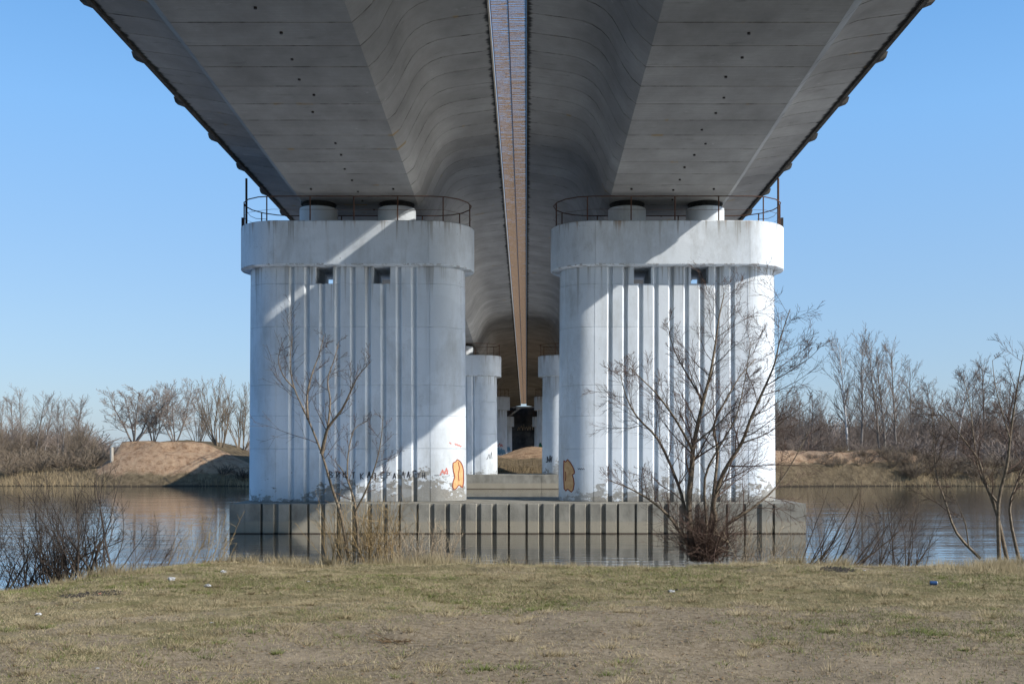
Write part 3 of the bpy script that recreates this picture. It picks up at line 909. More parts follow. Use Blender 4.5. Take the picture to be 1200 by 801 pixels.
# the many-stemmed bare tree before the right pier
t = Tree(11); z = 16.6
limb_px(t, [(812,655),(807,600),(811,545),(813,520),(824,470),(832,440),(838,405),(843,370),(849,343)], z, .3, .060, .006, SPEC_A, 24, .2)
limb_px(t, [(827,655),(838,610),(836,590),(848,553),(869,519),(881,487),(897,452),(908,425),(914,398),(926,362)], z, -.5, .050, .006, SPEC_A, 24, .22)
limb_px(t, [(815,655),(803,600),(795,568),(772,516),(748,490),(734,465),(727,438)], z, .5, .040, .005, SPEC_A, 20, .2)
limb_px(t, [(830,655),(835,590),(841,530),(836,500),(850,470),(867,441),(886,420)], z, 1.0, .036, .005, SPEC_A, 18, .2)
limb_px(t, [(836,655),(852,615),(880,596),(910,570),(935,530),(950,500)], z, .2, .032, .005, SPEC_A, 13, .2)
limb_px(t, [(815,655),(790,612),(765,588),(738,572),(712,562)], z, -.3, .034, .005, SPEC_A, 12, .2)
limb_px(t, [(812,528),(792,492),(770,462),(752,444),(738,430)], z+.1, -.7, .024, .004, SPEC_A, 10, .15)
limb_px(t, [(824,470),(806,440),(790,410),(782,378)], z+.2, .6, .020, .004, SPEC_A, 9, .15)
limb_px(t, [(869,519),(900,507),(925,487),(950,470)], z-.3, -.5, .014, .003, SPEC_A, 7, .15)
limb_px(t, [(897,452),(925,435),(950,418),(962,405)], z-.4, -.4, .011, .003, SPEC_A, 7, .1)
limb_px(t, [(813,520),(840,498),(858,480),(876,470)], z, -.5, .018, .004, SPEC_A, 7, .2)
limb_px(t, [(822,655),(828,620),(826,560),(845,520),(862,490),(872,450),(880,400)], z, -.9, .03, .004, SPEC_A, 12, .3)
for i in range(210):                       # dense brush round the foot
    a = t.r.uniform(0, 2*math.pi); rr_ = abs(t.r.gauss(0, .16))
    p = P(825, 657, 16.6)+Vector((rr_*math.cos(a), rr_*math.sin(a), 0))
    d = Vector((t.r.gauss(0,.55), t.r.gauss(0,.4), 1))
    t.grow(p, d, t.r.uniform(.25, 1.5)*t.r.uniform(.5,1.1), t.r.uniform(.003, .009), 1, [SPEC_A[0], dict(SPEC_A[1], kids=6, trop=.02, wob=.16, spread=.8), dict(SPEC_A[2], kids=2), SPEC_A[3]])
t.make('bare_tree', tuple(P(825, 655, 16.6)), M['bark'], M['redtwig'], 'bare many-stemmed tree with a dense brushy foot, in front of the right pier')
# leaning bare tree before the left pier
SPEC_B = [dict(SPEC_A[0], kids=6, ratio=.30), dict(SPEC_A[1], kids=6, rmin=.0024), dict(SPEC_A[2], kids=2), SPEC_A[3]]
t = Tree(23); z = 16.4
limb_px(t, [(409,658),(400,605),(388,568),(377,531),(361,491),(345,455),(340,424),(343,393)], z, .4, .031, .004, SPEC_B, 12, .35)
limb_px(t, [(377,531),(381,513),(385,500),(401,479),(412,456),(420,440),(434,424)], z+.1, -.5, .034, .005, SPEC_B, 12, .25)
limb_px(t, [(361,491),(360,465),(365,440),(374,415),(380,392)], z+.2, .6, .024, .004, SPEC_B, 10, .2)
limb_px(t, [(384,502),(387,470),(384,445),(392,420),(397,400)], z, .5, .02, .004, SPEC_B, 8, .2)
limb_px(t, [(345,455),(332,440),(326,420),(332,400)], z+.3, -.4, .014, .003, SPEC_B, 6, .2)
t.make('bare_tree', tuple(P(409, 658, 16.4)), M['bark'], M['twig'], 'slender forked bare tree leaning left, in front of the left pier')
t = Tree(29)
limb_px(t, [(421,658),(417,598),(412,576),(405,557),(396,544)], 16.2, .2, .027, .008, SPEC_B, 6, .3)
limb_px(t, [(407,562),(408,533),(415,503),(431,493)], 16.3, .3, .016, .004, SPEC_B, 8, .2)
limb_px(t, [(417,598),(430,572),(440,545),(446,518),(449,488)], 16.2, -.4, .018, .004, SPEC_B, 10, .2)
t.make('bare_sapling', tuple(P(421, 658, 16.2)), M['bark'], M['redtwig'], 'short dark curved sapling just right of the leaning tree', 'sapling')

def shrub(name, label, pxs, n, z, hr, lean, mt, r=(.003,.008), kids=3, seed=1, cat='shrub', wob=.08, zj=.4, foot=4, trop=.05, group=None):
    t = Tree(seed)
    for i in range(n):
        px = t.r.uniform(*pxs); zz = z+t.r.uniform(-zj, zj)
        x = (px-VX)/F*zz; h = float(near_h(x, zz))
        p = Vector((x, zz, h-.03))
        d = Vector((lean+t.r.gauss(0,.35), t.r.gauss(0,.25), 1))
        t.grow(p, d, t.r.uniform(*hr), t.r.uniform(*r), 1, [SPEC_A[0], dict(SPEC_A[1], kids=kids, wob=wob, trop=trop, ratio=.45), dict(SPEC_A[2], kids=2), SPEC_A[3]])
    t.trunk = MB()
    x = ((pxs[0]+pxs[1])/2-VX)/F*z
    return t.make(name, (x, z, float(near_h(x, z))), mt, mt, label, cat, group)
shrub('willow_shrub', 'tan willow shrub of many thin stems at the foot of the leaning tree', (385,470), 110, 16.5, (.5,1.25), 0, M['willow'], seed=31, kids=3)
shrub('dry_shrub', 'straw coloured low shrub between the leaning tree and the middle of the bank', (455,535), 90, 16.6, (.3,.9), .05, M['paletwig'], seed=32, kids=3, r=(.002,.006))
shrub('willow_shrub', 'yellowish willow twigs spreading over the water left of the ribbed footing', (190,268), 26, 16.3, (.4,1.1), .45, M['willow'], seed=33, kids=2, r=(.003,.007))
shrub('thin_shrub', 'thin grey twigs leaning right beside the dark bush on the left', (130,200), 20, 15.8, (.4,1.0), .6, M['twig'], seed=34, kids=3, r=(.003,.008))
shrub('alder_shrub', 'dark leaning shrub over the water right of the footing corner', (935,1010), 26, 16.6, (.7,1.7), .75, M['twig'], seed=36, kids=5, r=(.006,.018), wob=.07)
shrub('pale_shrub', 'pale dry stems between the brushy tree and the footing corner', (850,940), 60, 16.7, (.3,.95), .35, M['paletwig'], seed=37, kids=3, r=(.003,.007))
shrub('alder_shrub', 'upright twiggy shrub over the water between the footing corner and the right saplings', (1010,1085), 22, 16.7, (.6,1.5), .3, M['twig'], seed=38, kids=5, r=(.005,.013))
# dark bush at the left edge
t = Tree(41)
for i in range(105):
    px = t.r.choice([t.r.gauss(5,30), t.r.gauss(75,18), t.r.gauss(72,10), t.r.gauss(95,24)]); zz = 14.9+t.r.uniform(-.4,.6)
    x = (px-VX)/F*zz; p = Vector((x, zz, float(near_h(x, zz))-.05))
    d = Vector((t.r.gauss(-.05,.45), t.r.gauss(0,.3), 1))
    t.grow(p, d, t.r.uniform(.8,1.75), t.r.uniform(.007,.018), 1, [SPEC_A[0], dict(SPEC_A[1], kids=6, wob=.09, trop=.03, ratio=.42), dict(SPEC_A[2], kids=3), SPEC_A[3]])
limb_px(t, [(62,690),(80,668),(100,650),(122,642),(145,632)], 14.9, .2, .022, .006, SPEC_A, 5, .2)
x = (90-VX)/F*14.6
t.make('dark_bush', (x, 14.6, float(near_h(x, 14.6))), M['darkbark'], M['darkbark'], 'large dark bare bush at the left edge of the near bank', 'bush')
# right saplings
t = Tree(43); z = 16.5
limb_px(t, [(1180,655),(1168,601),(1156,569),(1147,540),(1135,522),(1116,498),(1100,478)], z, .3, .036, .005, SPEC_A, 13, .25)
limb_px(t, [(1171,655),(1170,590),(1180,546),(1184,510),(1189,475),(1193,448),(1199,415)], z, -.3, .036, .006, SPEC_A, 14, .25)
limb_px(t, [(1194,655),(1183,598),(1193,562),(1206,530),(1222,490)], z, .5, .03, .005, SPEC_A, 12, .25)
limb_px(t, [(1183,512),(1173,478),(1166,450),(1163,422)], z-.2, .4, .013, .004, SPEC_A, 6, .2)
limb_px(t, [(1170,590),(1150,560),(1142,520),(1136,470),(1128,440)], z, .6, .02, .004, SPEC_A, 9, .25)
t.make('bare_tree', tuple(P(1180, 655, 16.5)), M['bark'], M['redtwig'], 'bare reddish tree with curved stems at the right edge of the near bank')
t = Tree(47)
limb_px(t, [(1149,654),(1121,624),(1107,585),(1098,559),(1094,523),(1092,458)], 16.6, .3, .028, .004, SPEC_A, 10, .3)
limb_px(t, [(1135,640),(1131,612),(1122,590),(1112,560)], 16.6, -.4, .012, .003, SPEC_A, 5, .3)
t.make('bare_sapling', tuple(P(1149, 654, 16.6)), M['bark'], M['twig'], 'single leaning sapling just left of the reddish tree at the right edge', 'sapling')

# ---- far trees: prototypes
FT = 1.0
SPEC_TALL = [dict(seg=10,wob=.035,trop=.05,kids=44,spread=.72,ratio=.33,r=.38,start=.2),
             dict(seg=5,wob=.09,trop=.10,kids=8,spread=.55,ratio=.42,r=.6,start=.2,rmin=.013),
             dict(seg=3,wob=.12,trop=.08,kids=2.6,spread=.55,ratio=.6,r=.7,start=.2,rmin=.009),
             dict(seg=2,wob=.1,trop=.05,kids=0,spread=.5,ratio=.5,r=.7,start=.2,rmin=.007)]
SPEC_WIDE = [dict(seg=8,wob=.07,trop=.02,kids=19,spread=.8,ratio=.40,r=.5,start=.2),
             dict(seg=6,wob=.13,trop=.03,kids=9,spread=.7,ratio=.46,r=.55,start=.15,rmin=.013),
             dict(seg=4,wob=.14,trop=.04,kids=5,spread=.6,ratio=.5,r=.6,start=.15,rmin=.010),
             dict(seg=3,wob=.14,trop=.03,kids=0,spread=.5,ratio=.5,r=.7,start=.2,rmin=.0075)]
def proto(kind, seed):
    t = Tree(seed)
    if kind == 'tall':
        t.grow(Vector((0,0,-.2)), Vector((t.r.gauss(0,.03),t.r.gauss(0,.03),1)), 9.5, .13, 0, SPEC_TALL)
    elif kind == 'wide':
        for k in range(5):
            a = k*1.26+t.r.random(); d = Vector((math.cos(a)*.5, math.sin(a)*.5, 1))
            t.grow(Vector((math.cos(a)*.12, math.sin(a)*.12, -.2)), d, t.r.uniform(5.2,7.4), .085, 0, SPEC_WIDE)
    elif kind == 'fan':
        for k in range(11):
            a = t.r.uniform(0,6.28); s_ = t.r.uniform(.05,.55); d = Vector((math.cos(a)*s_, math.sin(a)*s_, 1))
            t.grow(Vector((math.cos(a)*.3, math.sin(a)*.3, -.2)), d, t.r.uniform(4.5,7), .06, 0, [dict(SPEC_WIDE[0], kids=9, spread=.4, ratio=.4), dict(SPEC_WIDE[1], kids=6, spread=.45, trop=.14), dict(SPEC_WIDE[2], kids=2), SPEC_WIDE[3]])
    elif kind == 'bush':
        for k in range(34):
            a = t.r.uniform(0,6.28); s_ = t.r.uniform(.1,.9); d = Vector((math.cos(a)*s_, math.sin(a)*s_, 1))
            t.grow(Vector((math.cos(a)*.25, math.sin(a)*.25, -.1)), d, t.r.uniform(1.0,2.2), .02, 1, [SPEC_WIDE[0], dict(SPEC_WIDE[1], kids=5, rmin=.012, seg=3), dict(SPEC_WIDE[2], kids=1, seg=2, rmin=.010), SPEC_WIDE[3]])
    return t
PR = {}
for kind, seeds in (('tall', (101,102,103,104)), ('wide', (111,112,113)), ('fan', (121,122)), ('bush', (131,132,133))):
    for s_ in seeds:
        t = proto(kind, s_)
        PR.setdefault(kind, []).append((t.trunk.v and t.trunk.mesh('trunk', M['farbark']), t.crown.mesh('crown', M['fartwig']), t))
def far_tree(kind, i, px, z, toppy, label, group, name='bare_tree', cat='tree', mt=None, mc=None, sc_w=1.0, base=None, lean=0):
    tr, cr, _ = PR[kind][i % len(PR[kind])]
    x = (px-VX)/F*z; h = float(far_h(x, z)) if base is None else base
    H = {'tall':9.6, 'wide':7.6, 'fan':6.9, 'bush':2.1}[kind]
    s = ((VY-toppy)/F*z-h)/H
    e = empty(name, (x, z, h-.05), label, cat, group)
    e.scale = (s*sc_w, s*sc_w, s); e.rotation_euler = (0, lean, random.uniform(0, 6.28))
    for nm, me, mm in (('trunk', tr, mt), ('crown', cr, mc)):
        if not me: continue
        if mm: 
            key = me.name+mm.name
            if key not in MC: c_ = me.copy(); c_.materials.clear(); c_.materials.append(mm); MC[key] = c_
            me = MC[key]
        link(nm, me, e)
    return e
MC = {}
G1 = 'bare trees on the sand mound of the far left bank'
far_tree('wide', 0, 157, 114, 430, 'widest spreading bare tree at the left end of the sand mound', G1, mt=M['farbark'], sc_w=1.25)
far_tree('wide', 1, 180, 115, 440, 'narrower bare tree in the middle of the sand mound', G1, sc_w=.8)
far_tree('wide', 2, 205, 114, 437, 'bare tree with darker stems at the right end of the sand mound', G1, sc_w=1.0, mt=M['farbark'])
far_tree('fan', 0, 258, 120, 445, 'yellowish many-stemmed willow between the sand mound and the nearest left pier', G1, mc=M['farwarm'], mt=M['farwarm'], sc_w=1.15)
far_tree('fan', 1, 283, 126, 452, 'tallest willow crown half hidden behind the nearest left pier', G1, mc=M['farwarm'], mt=M['farwarm'], sc_w=1.0)
far_tree('fan', 1, 232, 128, 472, 'low brownish willow just behind the right slope of the sand mound', G1, sc_w=1.1)
words_ = ['at the left picture edge','second from the left picture edge','third from the left picture edge','fourth from the left picture edge','fifth from the left picture edge','sixth from the left picture edge','seventh from the left picture edge','eighth from the left picture edge','nearest to the sand mound']
for k, (px, z, top) in enumerate([(4,128,470),(18,140,468),(24,124,461),(40,126,466),(52,138,468),(68,130,476),(74,122,472),(88,124,470),(98,134,474)]):
    far_tree('tall', k, px, z, top, 'thin bare tree behind the left far bank, '+words_[k], 'thin bare trees on the left far bank', sc_w=1.15 if k % 2 else .9)
words_ = ['first from the pier','second from the pier','third from the pier','fourth from the pier','tallest, with pale trunk','one of two tall ones left of the middle','slim tall one in the middle','dense tall one right of the middle','leaning one right of the middle','short one with reddish crown','white birch with a bright trunk','slender one right of the birch','tall fine-twigged one near the right edge','fourth from the right edge','third from the right edge','second from the right edge','last at the right edge']
for k, (px, z, top) in enumerate([(922,135,470),(938,150,462),(951,132,468),(964,142,474),(994,124,400),(1009,122,398),(1031,126,404),(1037,128,408),(1051,123,408),(1066,136,432),(1119,130,438),(1100,138,450),(1155,140,427),(1140,150,448),(1175,136,446),(1188,142,452),(1203,130,440)]):
    far_tree('tall', k+1, px, z, top, 'bare tree on the right far bank, '+words_[k], 'tall bare trees on the right far bank', mt=M['birch'] if k in (4,10) else None, sc_w=.85 if k in (4,5,6,7,8) else 1.05)
for k, (px, z, top, kind) in enumerate([(935,120,512,'bush'),(1010,117,515,'bush'),(1062,113,508,'bush'),(1085,114,505,'bush'),(1180,116,500,'bush')]):
    far_tree(kind, k, px, z, top, 'low bare bush on the right far bank, '+['beside the pier','below the tall row','on the sandy edge','right of the sandy edge','near the right picture edge'][k], 'bushes on the right far bank', 'bare_bush', 'bush', sc_w=1.6)
for k, (px, z, top) in enumerate([(15,111,528),(45,112,522),(75,112,526),(105,112,522),(128,111,532),(262,110,541),(283,109,545)]):
    far_tree('bush', k, px, z, top, 'low bush at the left far waterline, '+['at the picture edge','second from the edge','third from the edge','fourth from the edge','beside the sand mound','below the willow','touching the pier edge'][k], 'bushes on the left far bank', 'bare_bush', 'bush', sc_w=1.5, mc=M['farwarm'] if k < 5 else M['darkbark'])

# thicket and far-off wood: masses nobody could count
def mass(name, label, items, mat):
    Vs, Fs = [], []; n = 0
    for (x, y, h, s, w, ang, kind, i) in items:
        _, cr, tt = PR[kind][i % len(PR[kind])]
        key = (kind, i % len(PR[kind]))
        if key not in ARR:
            me = cr; v = np.empty(len(me.vertices)*3, np.float32); me.vertices.foreach_get('co', v)
            me.calc_loop_triangles(); f_ = np.empty(len(me.loop_triangles)*3, np.int32); me.loop_triangles.foreach_get('vertices', f_)
            ARR[key] = (v.reshape(-1,3), f_.reshape(-1,3))
        v, f_ = ARR[key]; c_, s2 = math.cos(ang), math.sin(ang)
        q = np.stack([(v[:,0]*c_-v[:,1]*s2)*w+x, (v[:,0]*s2+v[:,1]*c_)*w+y, v[:,2]*s+h], 1)
        Vs.append(q); Fs.append(f_+n); n += len(q)
    me = fast_mesh(name, np.concatenate(Vs), np.concatenate(Fs), mat, 3)
    return tag(link(name, me), label, 'undergrowth', kind='stuff')
ARR = {}
r_ = random.Random(77)
def scatter(n, pxr, zr, hr, wr=(1.1,1.8), kinds=('bush',)):
    out = []
    for i in range(n):
        px = r_.uniform(*pxr); z = r_.uniform(*zr); x = (px-VX)/F*z; h = float(far_h(x, z)); kind = r_.choice(kinds)
        H = {'tall':9.6,'wide':7.6,'fan':6.9,'bush':2.1}[kind]; s = r_.uniform(*hr)/H
        out.append((x, z, h-.1, s, s*r_.uniform(*wr), r_.uniform(0,6.28), kind, r_.randrange(4)))
    return out
mass('thicket', 'brown leafless thicket behind the left far bank', scatter(85, (-60,122), (113,150), (1.4,3.0))+scatter(26, (-60,112), (118,150), (3.5,5.5), (.9,1.3), ('fan',)), M['farwarm'])
mass('thicket', 'grey brown leafless thicket under the tall trees on the right far bank', scatter(80, (905,1260), (119,160), (1.4,3.0))+scatter(48, (905,1260), (130,165), (6,9.5), (.8,1.1), ('tall',))+scatter(30, (905,1260), (122,160), (4,6.5), (.8,1.1), ('fan',)), M['fartwig'])
mass('thicket', 'yellowish scrub at the water edge of the right far bank', scatter(60, (1040,1260), (108.5,114), (.9,2.0))+scatter(14, (925,1040), (109.5,112), (.8,1.4)), M['farwarm'])
mass('distant_wood', 'low distant leafless wood along the horizon', scatter(80, (-80,120), (170,330), (3.5,7), (1.2,2.0), ('bush','fan','bush'))+scatter(60, (120,340), (170,330), (2.0,3.6), (1.5,2.4), ('bush',))+scatter(140, (880,1280), (170,330), (5,10), (1.2,2.0), ('bush','fan','bush')), M['fartwig'])

# dry reed fringe along the far waterline
N = 26000
px = rng.uniform(-80, 1290, N); X = (px-VX)/F*112; d = np.abs(rng.normal(0, 2.2, N))+.1
Y = shore(X)+d; H0, sd_ = far_parts(X, Y)
keep = (rng.random(N) > sd_*1.6) & (rng.random(N) > .96*np.exp(-((X+39)/8)**4)) & (rng.random(N) > .9*np.exp(-((X-32)/9)**4)) & (np.abs(X+.5) > 0); X, Y, H0 = X[keep], Y[keep], H0[keep]; n = len(X)
hh = rng.uniform(.25, .9, n)*(.5+.8*vnoise(X, Y, .3, 5)); a = rng.uniform(0, 6.28, n); w2 = .018
le = rng.normal(0, .25, (n, 2))*hh[:, None]
V = np.empty((n, 3, 3)); V[:,0] = np.stack([X-w2*np.cos(a), Y-w2*np.sin(a), H0-.05], 1); V[:,1] = np.stack([X+w2*np.cos(a), Y+w2*np.sin(a), H0-.05], 1)
V[:,2] = np.stack([X+le[:,0], Y+le[:,1], H0+hh], 1)
tag(link('reed_fringe', fast_mesh('reed_fringe', V.reshape(-1,3), np.arange(3*n).reshape(-1,3), M['reed'], 3)), 'dry tan reeds and grass along the far waterline', 'reeds', kind='stuff')

# ------------------------------------------------------------------ grass on the near bank
def blades(n, yr, hr, wd, keep_f, flat=.8, edge=None, pr=None):
    if edge is None:
        y = np.sqrt(rng.uniform((yr[0])**2, (yr[1])**2, n)); x = rng.uniform(-.60, .60, n)*y+rng.uniform(-1,1,n)
    else:
        x = rng.uniform(-14, 13, n); y = edge_y(x)+rng.normal(edge[0], edge[1], n)
    k = keep_f(x, y); x, y = x[k], y[k]; n = len(x)
    z = near_h(x, y); h = rng.uniform(*hr, n); a = rng.uniform(0, 2*np.pi, n); la = rng.uniform(0, 2*np.pi, n)
    ln = h*np.abs(rng.normal(0, flat, n))
    V = np.empty((n, 3, 3)); w_ = wd*rng.uniform(.6, 1.3, n)
    V[:,0] = np.stack([x-w_*np.cos(a), y-w_*np.sin(a), z-.004], 1); V[:,1] = np.stack([x+w_*np.cos(a), y+w_*np.sin(a), z-.004], 1)
    V[:,2] = np.stack([x+ln*np.cos(la), y+ln*np.sin(la), z+h*rng.uniform(.4,1,n)], 1)
    return V.reshape(-1,3)
def field_clumps(nc, nb_, f_keep, yr, hr):
    out = []
    for i in range(nc):
        cy_ = math.sqrt(rng.uniform(yr[0]**2, yr[1]**2)); cx_ = rng.uniform(-.58,.58)*cy_; rad = rng.uniform(.02,.09); hmax = rng.uniform(*hr)
        if rng.random() > f_keep(cx_, cy_) or cy_ > edge_y(cx_): continue
        n = int(nb_*rng.uniform(.3, 1.7)); a = rng.uniform(0,6.28,n); r0 = np.abs(rng.normal(0,rad,n)); x = cx_+r0*np.cos(a)*1.5; y = cy_+r0*np.sin(a)
        z = near_h(x, y); h = rng.uniform(.3,1,n)*hmax; l = np.stack([np.cos(a),np.sin(a)],1)*(h*rng.uniform(.3,1.8,n))[:,None]; w_ = .0026
        V = np.empty((n,3,3)); V[:,0] = np.stack([x-w_,y,z-.006],1); V[:,1] = np.stack([x+w_,y,z-.006],1); V[:,2] = np.stack([x+l[:,0],y+l[:,1],z+h],1); out.append(V.reshape(-1,3))
    return np.concatenate(out)
def edge_clumps(nc, nb_):
    out = []
    for i in range(nc):
        cx_ = rng.uniform(-9, 12); cy_ = edge_y(cx_)+rng.normal(-.05,.22); rad = rng.uniform(.03,.14); hmax = rng.uniform(.05,.17)*(1.5 if vnoise(cx_, 0, .9, 14) > .5 else .7)
        n = int(nb_*rng.uniform(.4, 1.6)); a = rng.uniform(0,6.28,n); r0 = np.abs(rng.normal(0,rad,n)); x = cx_+r0*np.cos(a); y = cy_+r0*np.sin(a)
        z = near_h(x, y); h = rng.uniform(.3,1,n)*hmax; l = np.stack([np.cos(a),np.sin(a)],1)*(h*rng.uniform(.1,1.1,n))[:,None]; w_ = .0028
        V = np.empty((n,3,3)); V[:,0] = np.stack([x-w_,y,z-.01],1); V[:,1] = np.stack([x+w_,y,z-.01],1); V[:,2] = np.stack([x+l[:,0],y+l[:,1],z+h],1); out.append(V.reshape(-1,3))
    return np.concatenate(out)
def tri(name, Vl, mat, label, cat):
    V = np.concatenate(Vl); n = len(V)//3
    return tag(link(name, fast_mesh(name, V, np.arange(3*n).reshape(-1,3), mat, 3)), label, cat, kind='stuff')
kd = lambda x, y: rng.random(len(x)) < np.clip(.34+1.0*(turf_f(x, y)-.25), .22, 1)
kg = lambda x, y: rng.random(len(x)) < np.clip(3.4*(fbm(x, y, .55, 21, 4)-.46)*sm((y-6)/5)+.35*sm((x+3)/5)*sm((y-9.5)/4)+.08, .03, 1)
tri('dry_grass', [blades(620000, (6.0,17.2), (.008,.034), .0024, kd, 1.5),
                  edge_clumps(150, 90), field_clumps(1500, 55, lambda x, y: .25+.75*float(turf_f(x, y)), (6.2, 16), (.03,.085)),
                  blades(20000, (0,0), (.02,.09), .004, lambda x, y: rng.random(len(x)) < 1.6*(vnoise(x, y, 1.2, 4)-.35), .8, (-.1,.28)),
                  blades(9000, (0,0), (.10,.30), .004, lambda x, y: vnoise(x, y*0, .9, 14) > .66, .7, (.15,.3))], M['straw'], 'short dry straw coloured grass over the near bank', 'grass')
tri('green_grass', [blades(300000, (6.0,17.0), (.015,.05), .0030, kg, .9), field_clumps(900, 50, lambda x, y: 3*(float(fbm(x, y, .55, 21, 4))-.40), (6.2, 16), (.025,.06))], M['green'], 'young green grass growing in patches on the near bank', 'grass')
# taller straw tuft on the right
def tuft(px, y, n, rad, hr, label, name='straw_tuft'):
    cx_ = (px-VX)/F*y; a = rng.uniform(0, 6.28, n); r0 = np.abs(rng.normal(0, rad, n)); x = cx_+r0*np.cos(a)*2.2; yy = y+r0*np.sin(a)
    z = near_h(x, yy); h = rng.uniform(*hr, n); la = rng.normal(0, .35, (n,2))*h[:,None]; w_ = .003
    V = np.empty((n,3,3)); V[:,0] = np.stack([x-w_, yy, z-.01],1); V[:,1] = np.stack([x+w_, yy, z-.01],1); V[:,2] = np.stack([x+la[:,0], yy+la[:,1], z+h],1)
    me = fast_mesh(name, V.reshape(-1,3), np.arange(3*n).reshape(-1,3), M['straw'], 3)
    tag(link(name, me), label, 'grass tuft', kind='stuff')
tuft(1172, 14.6, 1500, .28, (.06,.22), 'tall dry straw tuft near the right edge of the near bank')
tuft(128, 14.3, 900, .25, (.06,.2), 'tall dry straw tuft beside the dark bush on the left')
tuft(505, 15.9, 1600, .30, (.08,.26), 'tall dry straw tuft at the foot of the low shrub')
# dead leaves and crumbs
n = 9000
y = np.sqrt(rng.uniform(36, 270, n)); x = rng.uniform(-.6,.6,n)*y; z = near_h(x, y)+.006; a = rng.uniform(0,6.28,n); s_ = rng.uniform(.006,.022,n)
V = np.empty((n,3,3))
for k in range(3): V[:,k] = np.stack([x+s_*np.cos(a+k*2.1), y+s_*np.sin(a+k*2.1), z+rng.uniform(0,.012,n)],1)
tri('dead_leaves', [V.reshape(-1,3)], M['leaf'], 'crumbs of dead leaves scattered over the near bank', 'leaves')

# ------------------------------------------------------------------ litter
def gpt(px, py):                            # ground point seen at this pixel
    z = 6.0
    for _ in range(400):
        x = (px-VX)/F*z
        if (VY-py)/F*z <= float(near_h(x, z)): break
        z += .04
    return Vector((x, z, float(near_h(x, z))))
def crumple(px, py, s, name, mat, label, cat='litter', group=None, seed=0, flat=.6):
    r_ = random.Random(seed+int(px)); p = gpt(px, py); mb = MB()
    nu, nv = 11, 7; vs = []; s = s*.8
    for j in range(nv+1):
        for i in range(nu):
            th = math.pi*j/nv; ph = 2*math.pi*i/nu; q = s*r_.uniform(.3, 1.35)
            vs.append((q*math.sin(th)*math.cos(ph)*1.3, q*math.sin(th)*math.sin(ph), q*math.cos(th)*flat+s*flat*.7))
    fs = [(j*nu+i, j*nu+(i+1) % nu, (j+1)*nu+(i+1) % nu, (j+1)*nu+i) for j in range(nv) for i in range(nu)]
    mb.add(vs, fs); o = link(name, mb.mesh(name, mat), None, tuple(p)); tag(o, label, cat, group); return o
GL = 'litter lying on the near bank'
crumple(201, 680, .055, 'crumpled_bag', M['white'], 'larger crumpled white plastic bag on the grass near the dark bush', group=GL)
crumple(243, 688, .045, 'crumpled_bag', M['white'], 'crumpled white plastic scrap right of the larger bag', group=GL)
crumple(45, 721, .035, 'crumpled_bag', M['white'], 'white plastic scrap alone near the left edge of the grass', group=GL)
crumple(262, 671, .04, 'crumpled_bag', M['white'], 'white plastic scrap at the brink of the bank left of the footing', group=GL)
crumple(248, 730, .022, 'paper_scrap', M['white'], 'small white paper scrap on the brown grass below the bags', group=GL, flat=.2)
crumple(361, 681, .028, 'paper_scrap', M['white'], 'small pale blue paper scrap right of the bags', group=GL, flat=.25)
crumple(177, 690, .02, 'paper_scrap', M['white'], 'tiny white scrap beside the ash patch', group=GL, flat=.3)
crumple(1013, 645+24, .02, 'paper_scrap', M['white'], 'tiny white scrap near the brink on the right', group=GL, flat=.3)
crumple(901, 769, .016, 'paper_scrap', M['white'], 'tiny white scrap on the bare soil below the centre right', group=GL, flat=.3)
crumple(114, 783, .016, 'paper_scrap', M['white'], 'tiny pale scrap at the bottom left', group=GL, flat=.3)
crumple(816, 655, .03, 'crumpled_bag', M['white'], 'white scrap at the foot of the brushy tree', group=GL)
crumple(448, 659, .045, 'crumpled_wrapper', M['pink'], 'pink and white wrapper lying under the willow shrub', group=GL)
crumple(787, 694, .035, 'crumpled_wrapper', M['white'], 'pale blue wrapper beside a dark one in the middle of the grass', group=GL)
crumple(793, 692, .028, 'crumpled_wrapper', M['darksteel'], 'small dark wrapper touching the pale blue one', group=GL)
p = gpt(1094, 686); e = empty('drink_can', tuple(p+Vector((0,0,.034))), 'blue drink can lying on its side in the grass on the right', 'can', GL)
mb = MB(); mb.tube([(-.055,0,0),(-.05,0,0),(.045,0,0),(.05,0,0)], [.027,.033,.033,.027], 16); link('can_body', mb.mesh('can_body', M['blue'], 40), e)
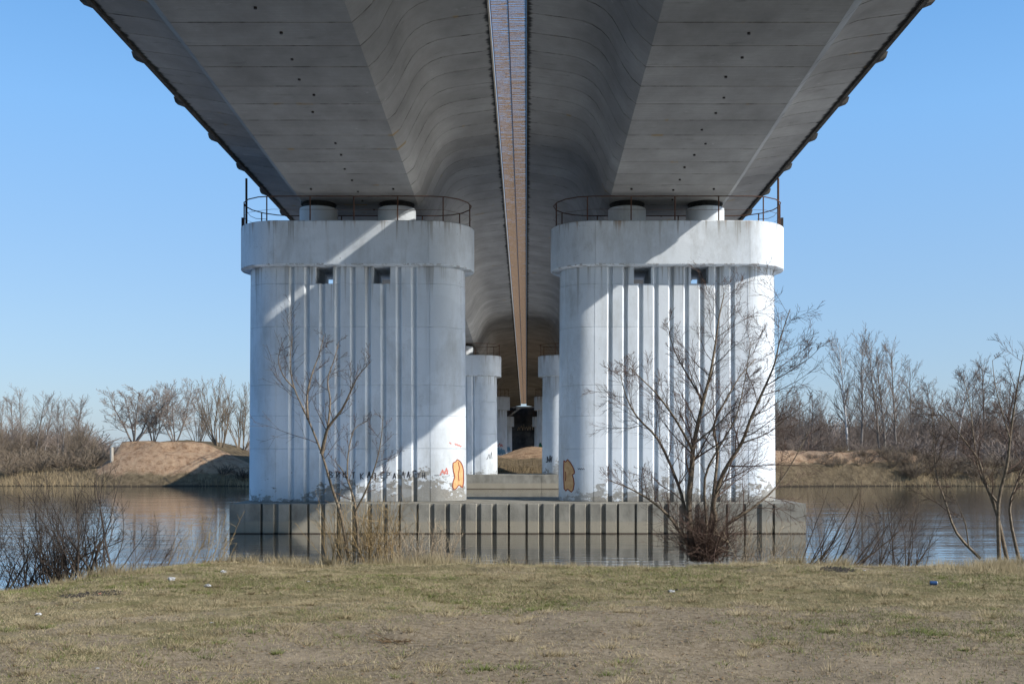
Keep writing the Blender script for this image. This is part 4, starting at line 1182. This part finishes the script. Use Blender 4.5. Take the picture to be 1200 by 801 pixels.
mb = MB(); mb.tube([(.051,0,0),(.06,0,0)], [.027,.026], 16); link('can_lid', mb.mesh('can_lid', M['tin'], 40), e)
e.rotation_euler = (0,0,R(-12)); e.scale = (.8,.8,.8)
def ash(px, py, w, d, label, seed):
    r_ = random.Random(seed); c = gpt(px, py); mb = MB(); 
    for i in range(260):
        a = r_.uniform(0,6.28); q = math.sqrt(r_.random()); x = c.x+q*w*math.cos(a); y = c.y+q*d*math.sin(a); z = float(near_h(x, y)); s = r_.uniform(.008,.035)
        mb.add([(x-s,y-s*.6,z-.005),(x+s*r_.uniform(.5,1),y-s*.5,z-.005),(x+s*.4,y+s,z-.005),(x+r_.uniform(-.5,.5)*s,y,z+s*r_.uniform(.3,.9))], [(0,1,3),(1,2,3),(2,0,3)])
    tag(link('ash_patch', mb.mesh('ash_patch', M['ash'])), label, 'ash patch', kind='stuff')
ash(112, 696, .42, .16, 'dark patch of ash and charcoal on the left of the grass', 1)
ash(982, 667, .24, .14, 'small dark ash patch near the brink on the right', 2)
crumple(117, 696, .018, 'crumpled_wrapper', M['red'], 'tiny red scrap lying in the ash patch', group=GL)
# broken green twig lying on the soil
t = Tree(61); c = gpt(463, 754)
for i in range(16):
    a = t.r.uniform(-.5,.5)+(math.pi if i % 2 else 0)
    t.grow(c+Vector((t.r.uniform(-.08,.08),t.r.uniform(-.03,.03),.01)), Vector((math.cos(a),math.sin(a)*.5,.18)), t.r.uniform(.06,.2), .004, 1, [SPEC_A[0], dict(SPEC_A[1], kids=3, trop=0), dict(SPEC_A[2], kids=0, trop=0)])
t.trunk = MB()
t.make('fallen_twigs', tuple(c), M['leaf'], M['leaf'], 'small heap of fallen twigs on the bare soil in the foreground', 'twigs')
# driftwood on the left mound and white post
p = Vector(((131-VX)/F*110.5, 110.5, 0)); p.z = float(far_h(p.x, p.y))
mb = MB(); mb.tube([(0,0,-.3),(0,0,1.45)], [.19,.18], 10); o = link('concrete_post', mb.mesh('concrete_post', M['lightkerb'], 40), None, tuple(p))
tag(o, 'pale short concrete post at the left foot of the sand mound', 'post')
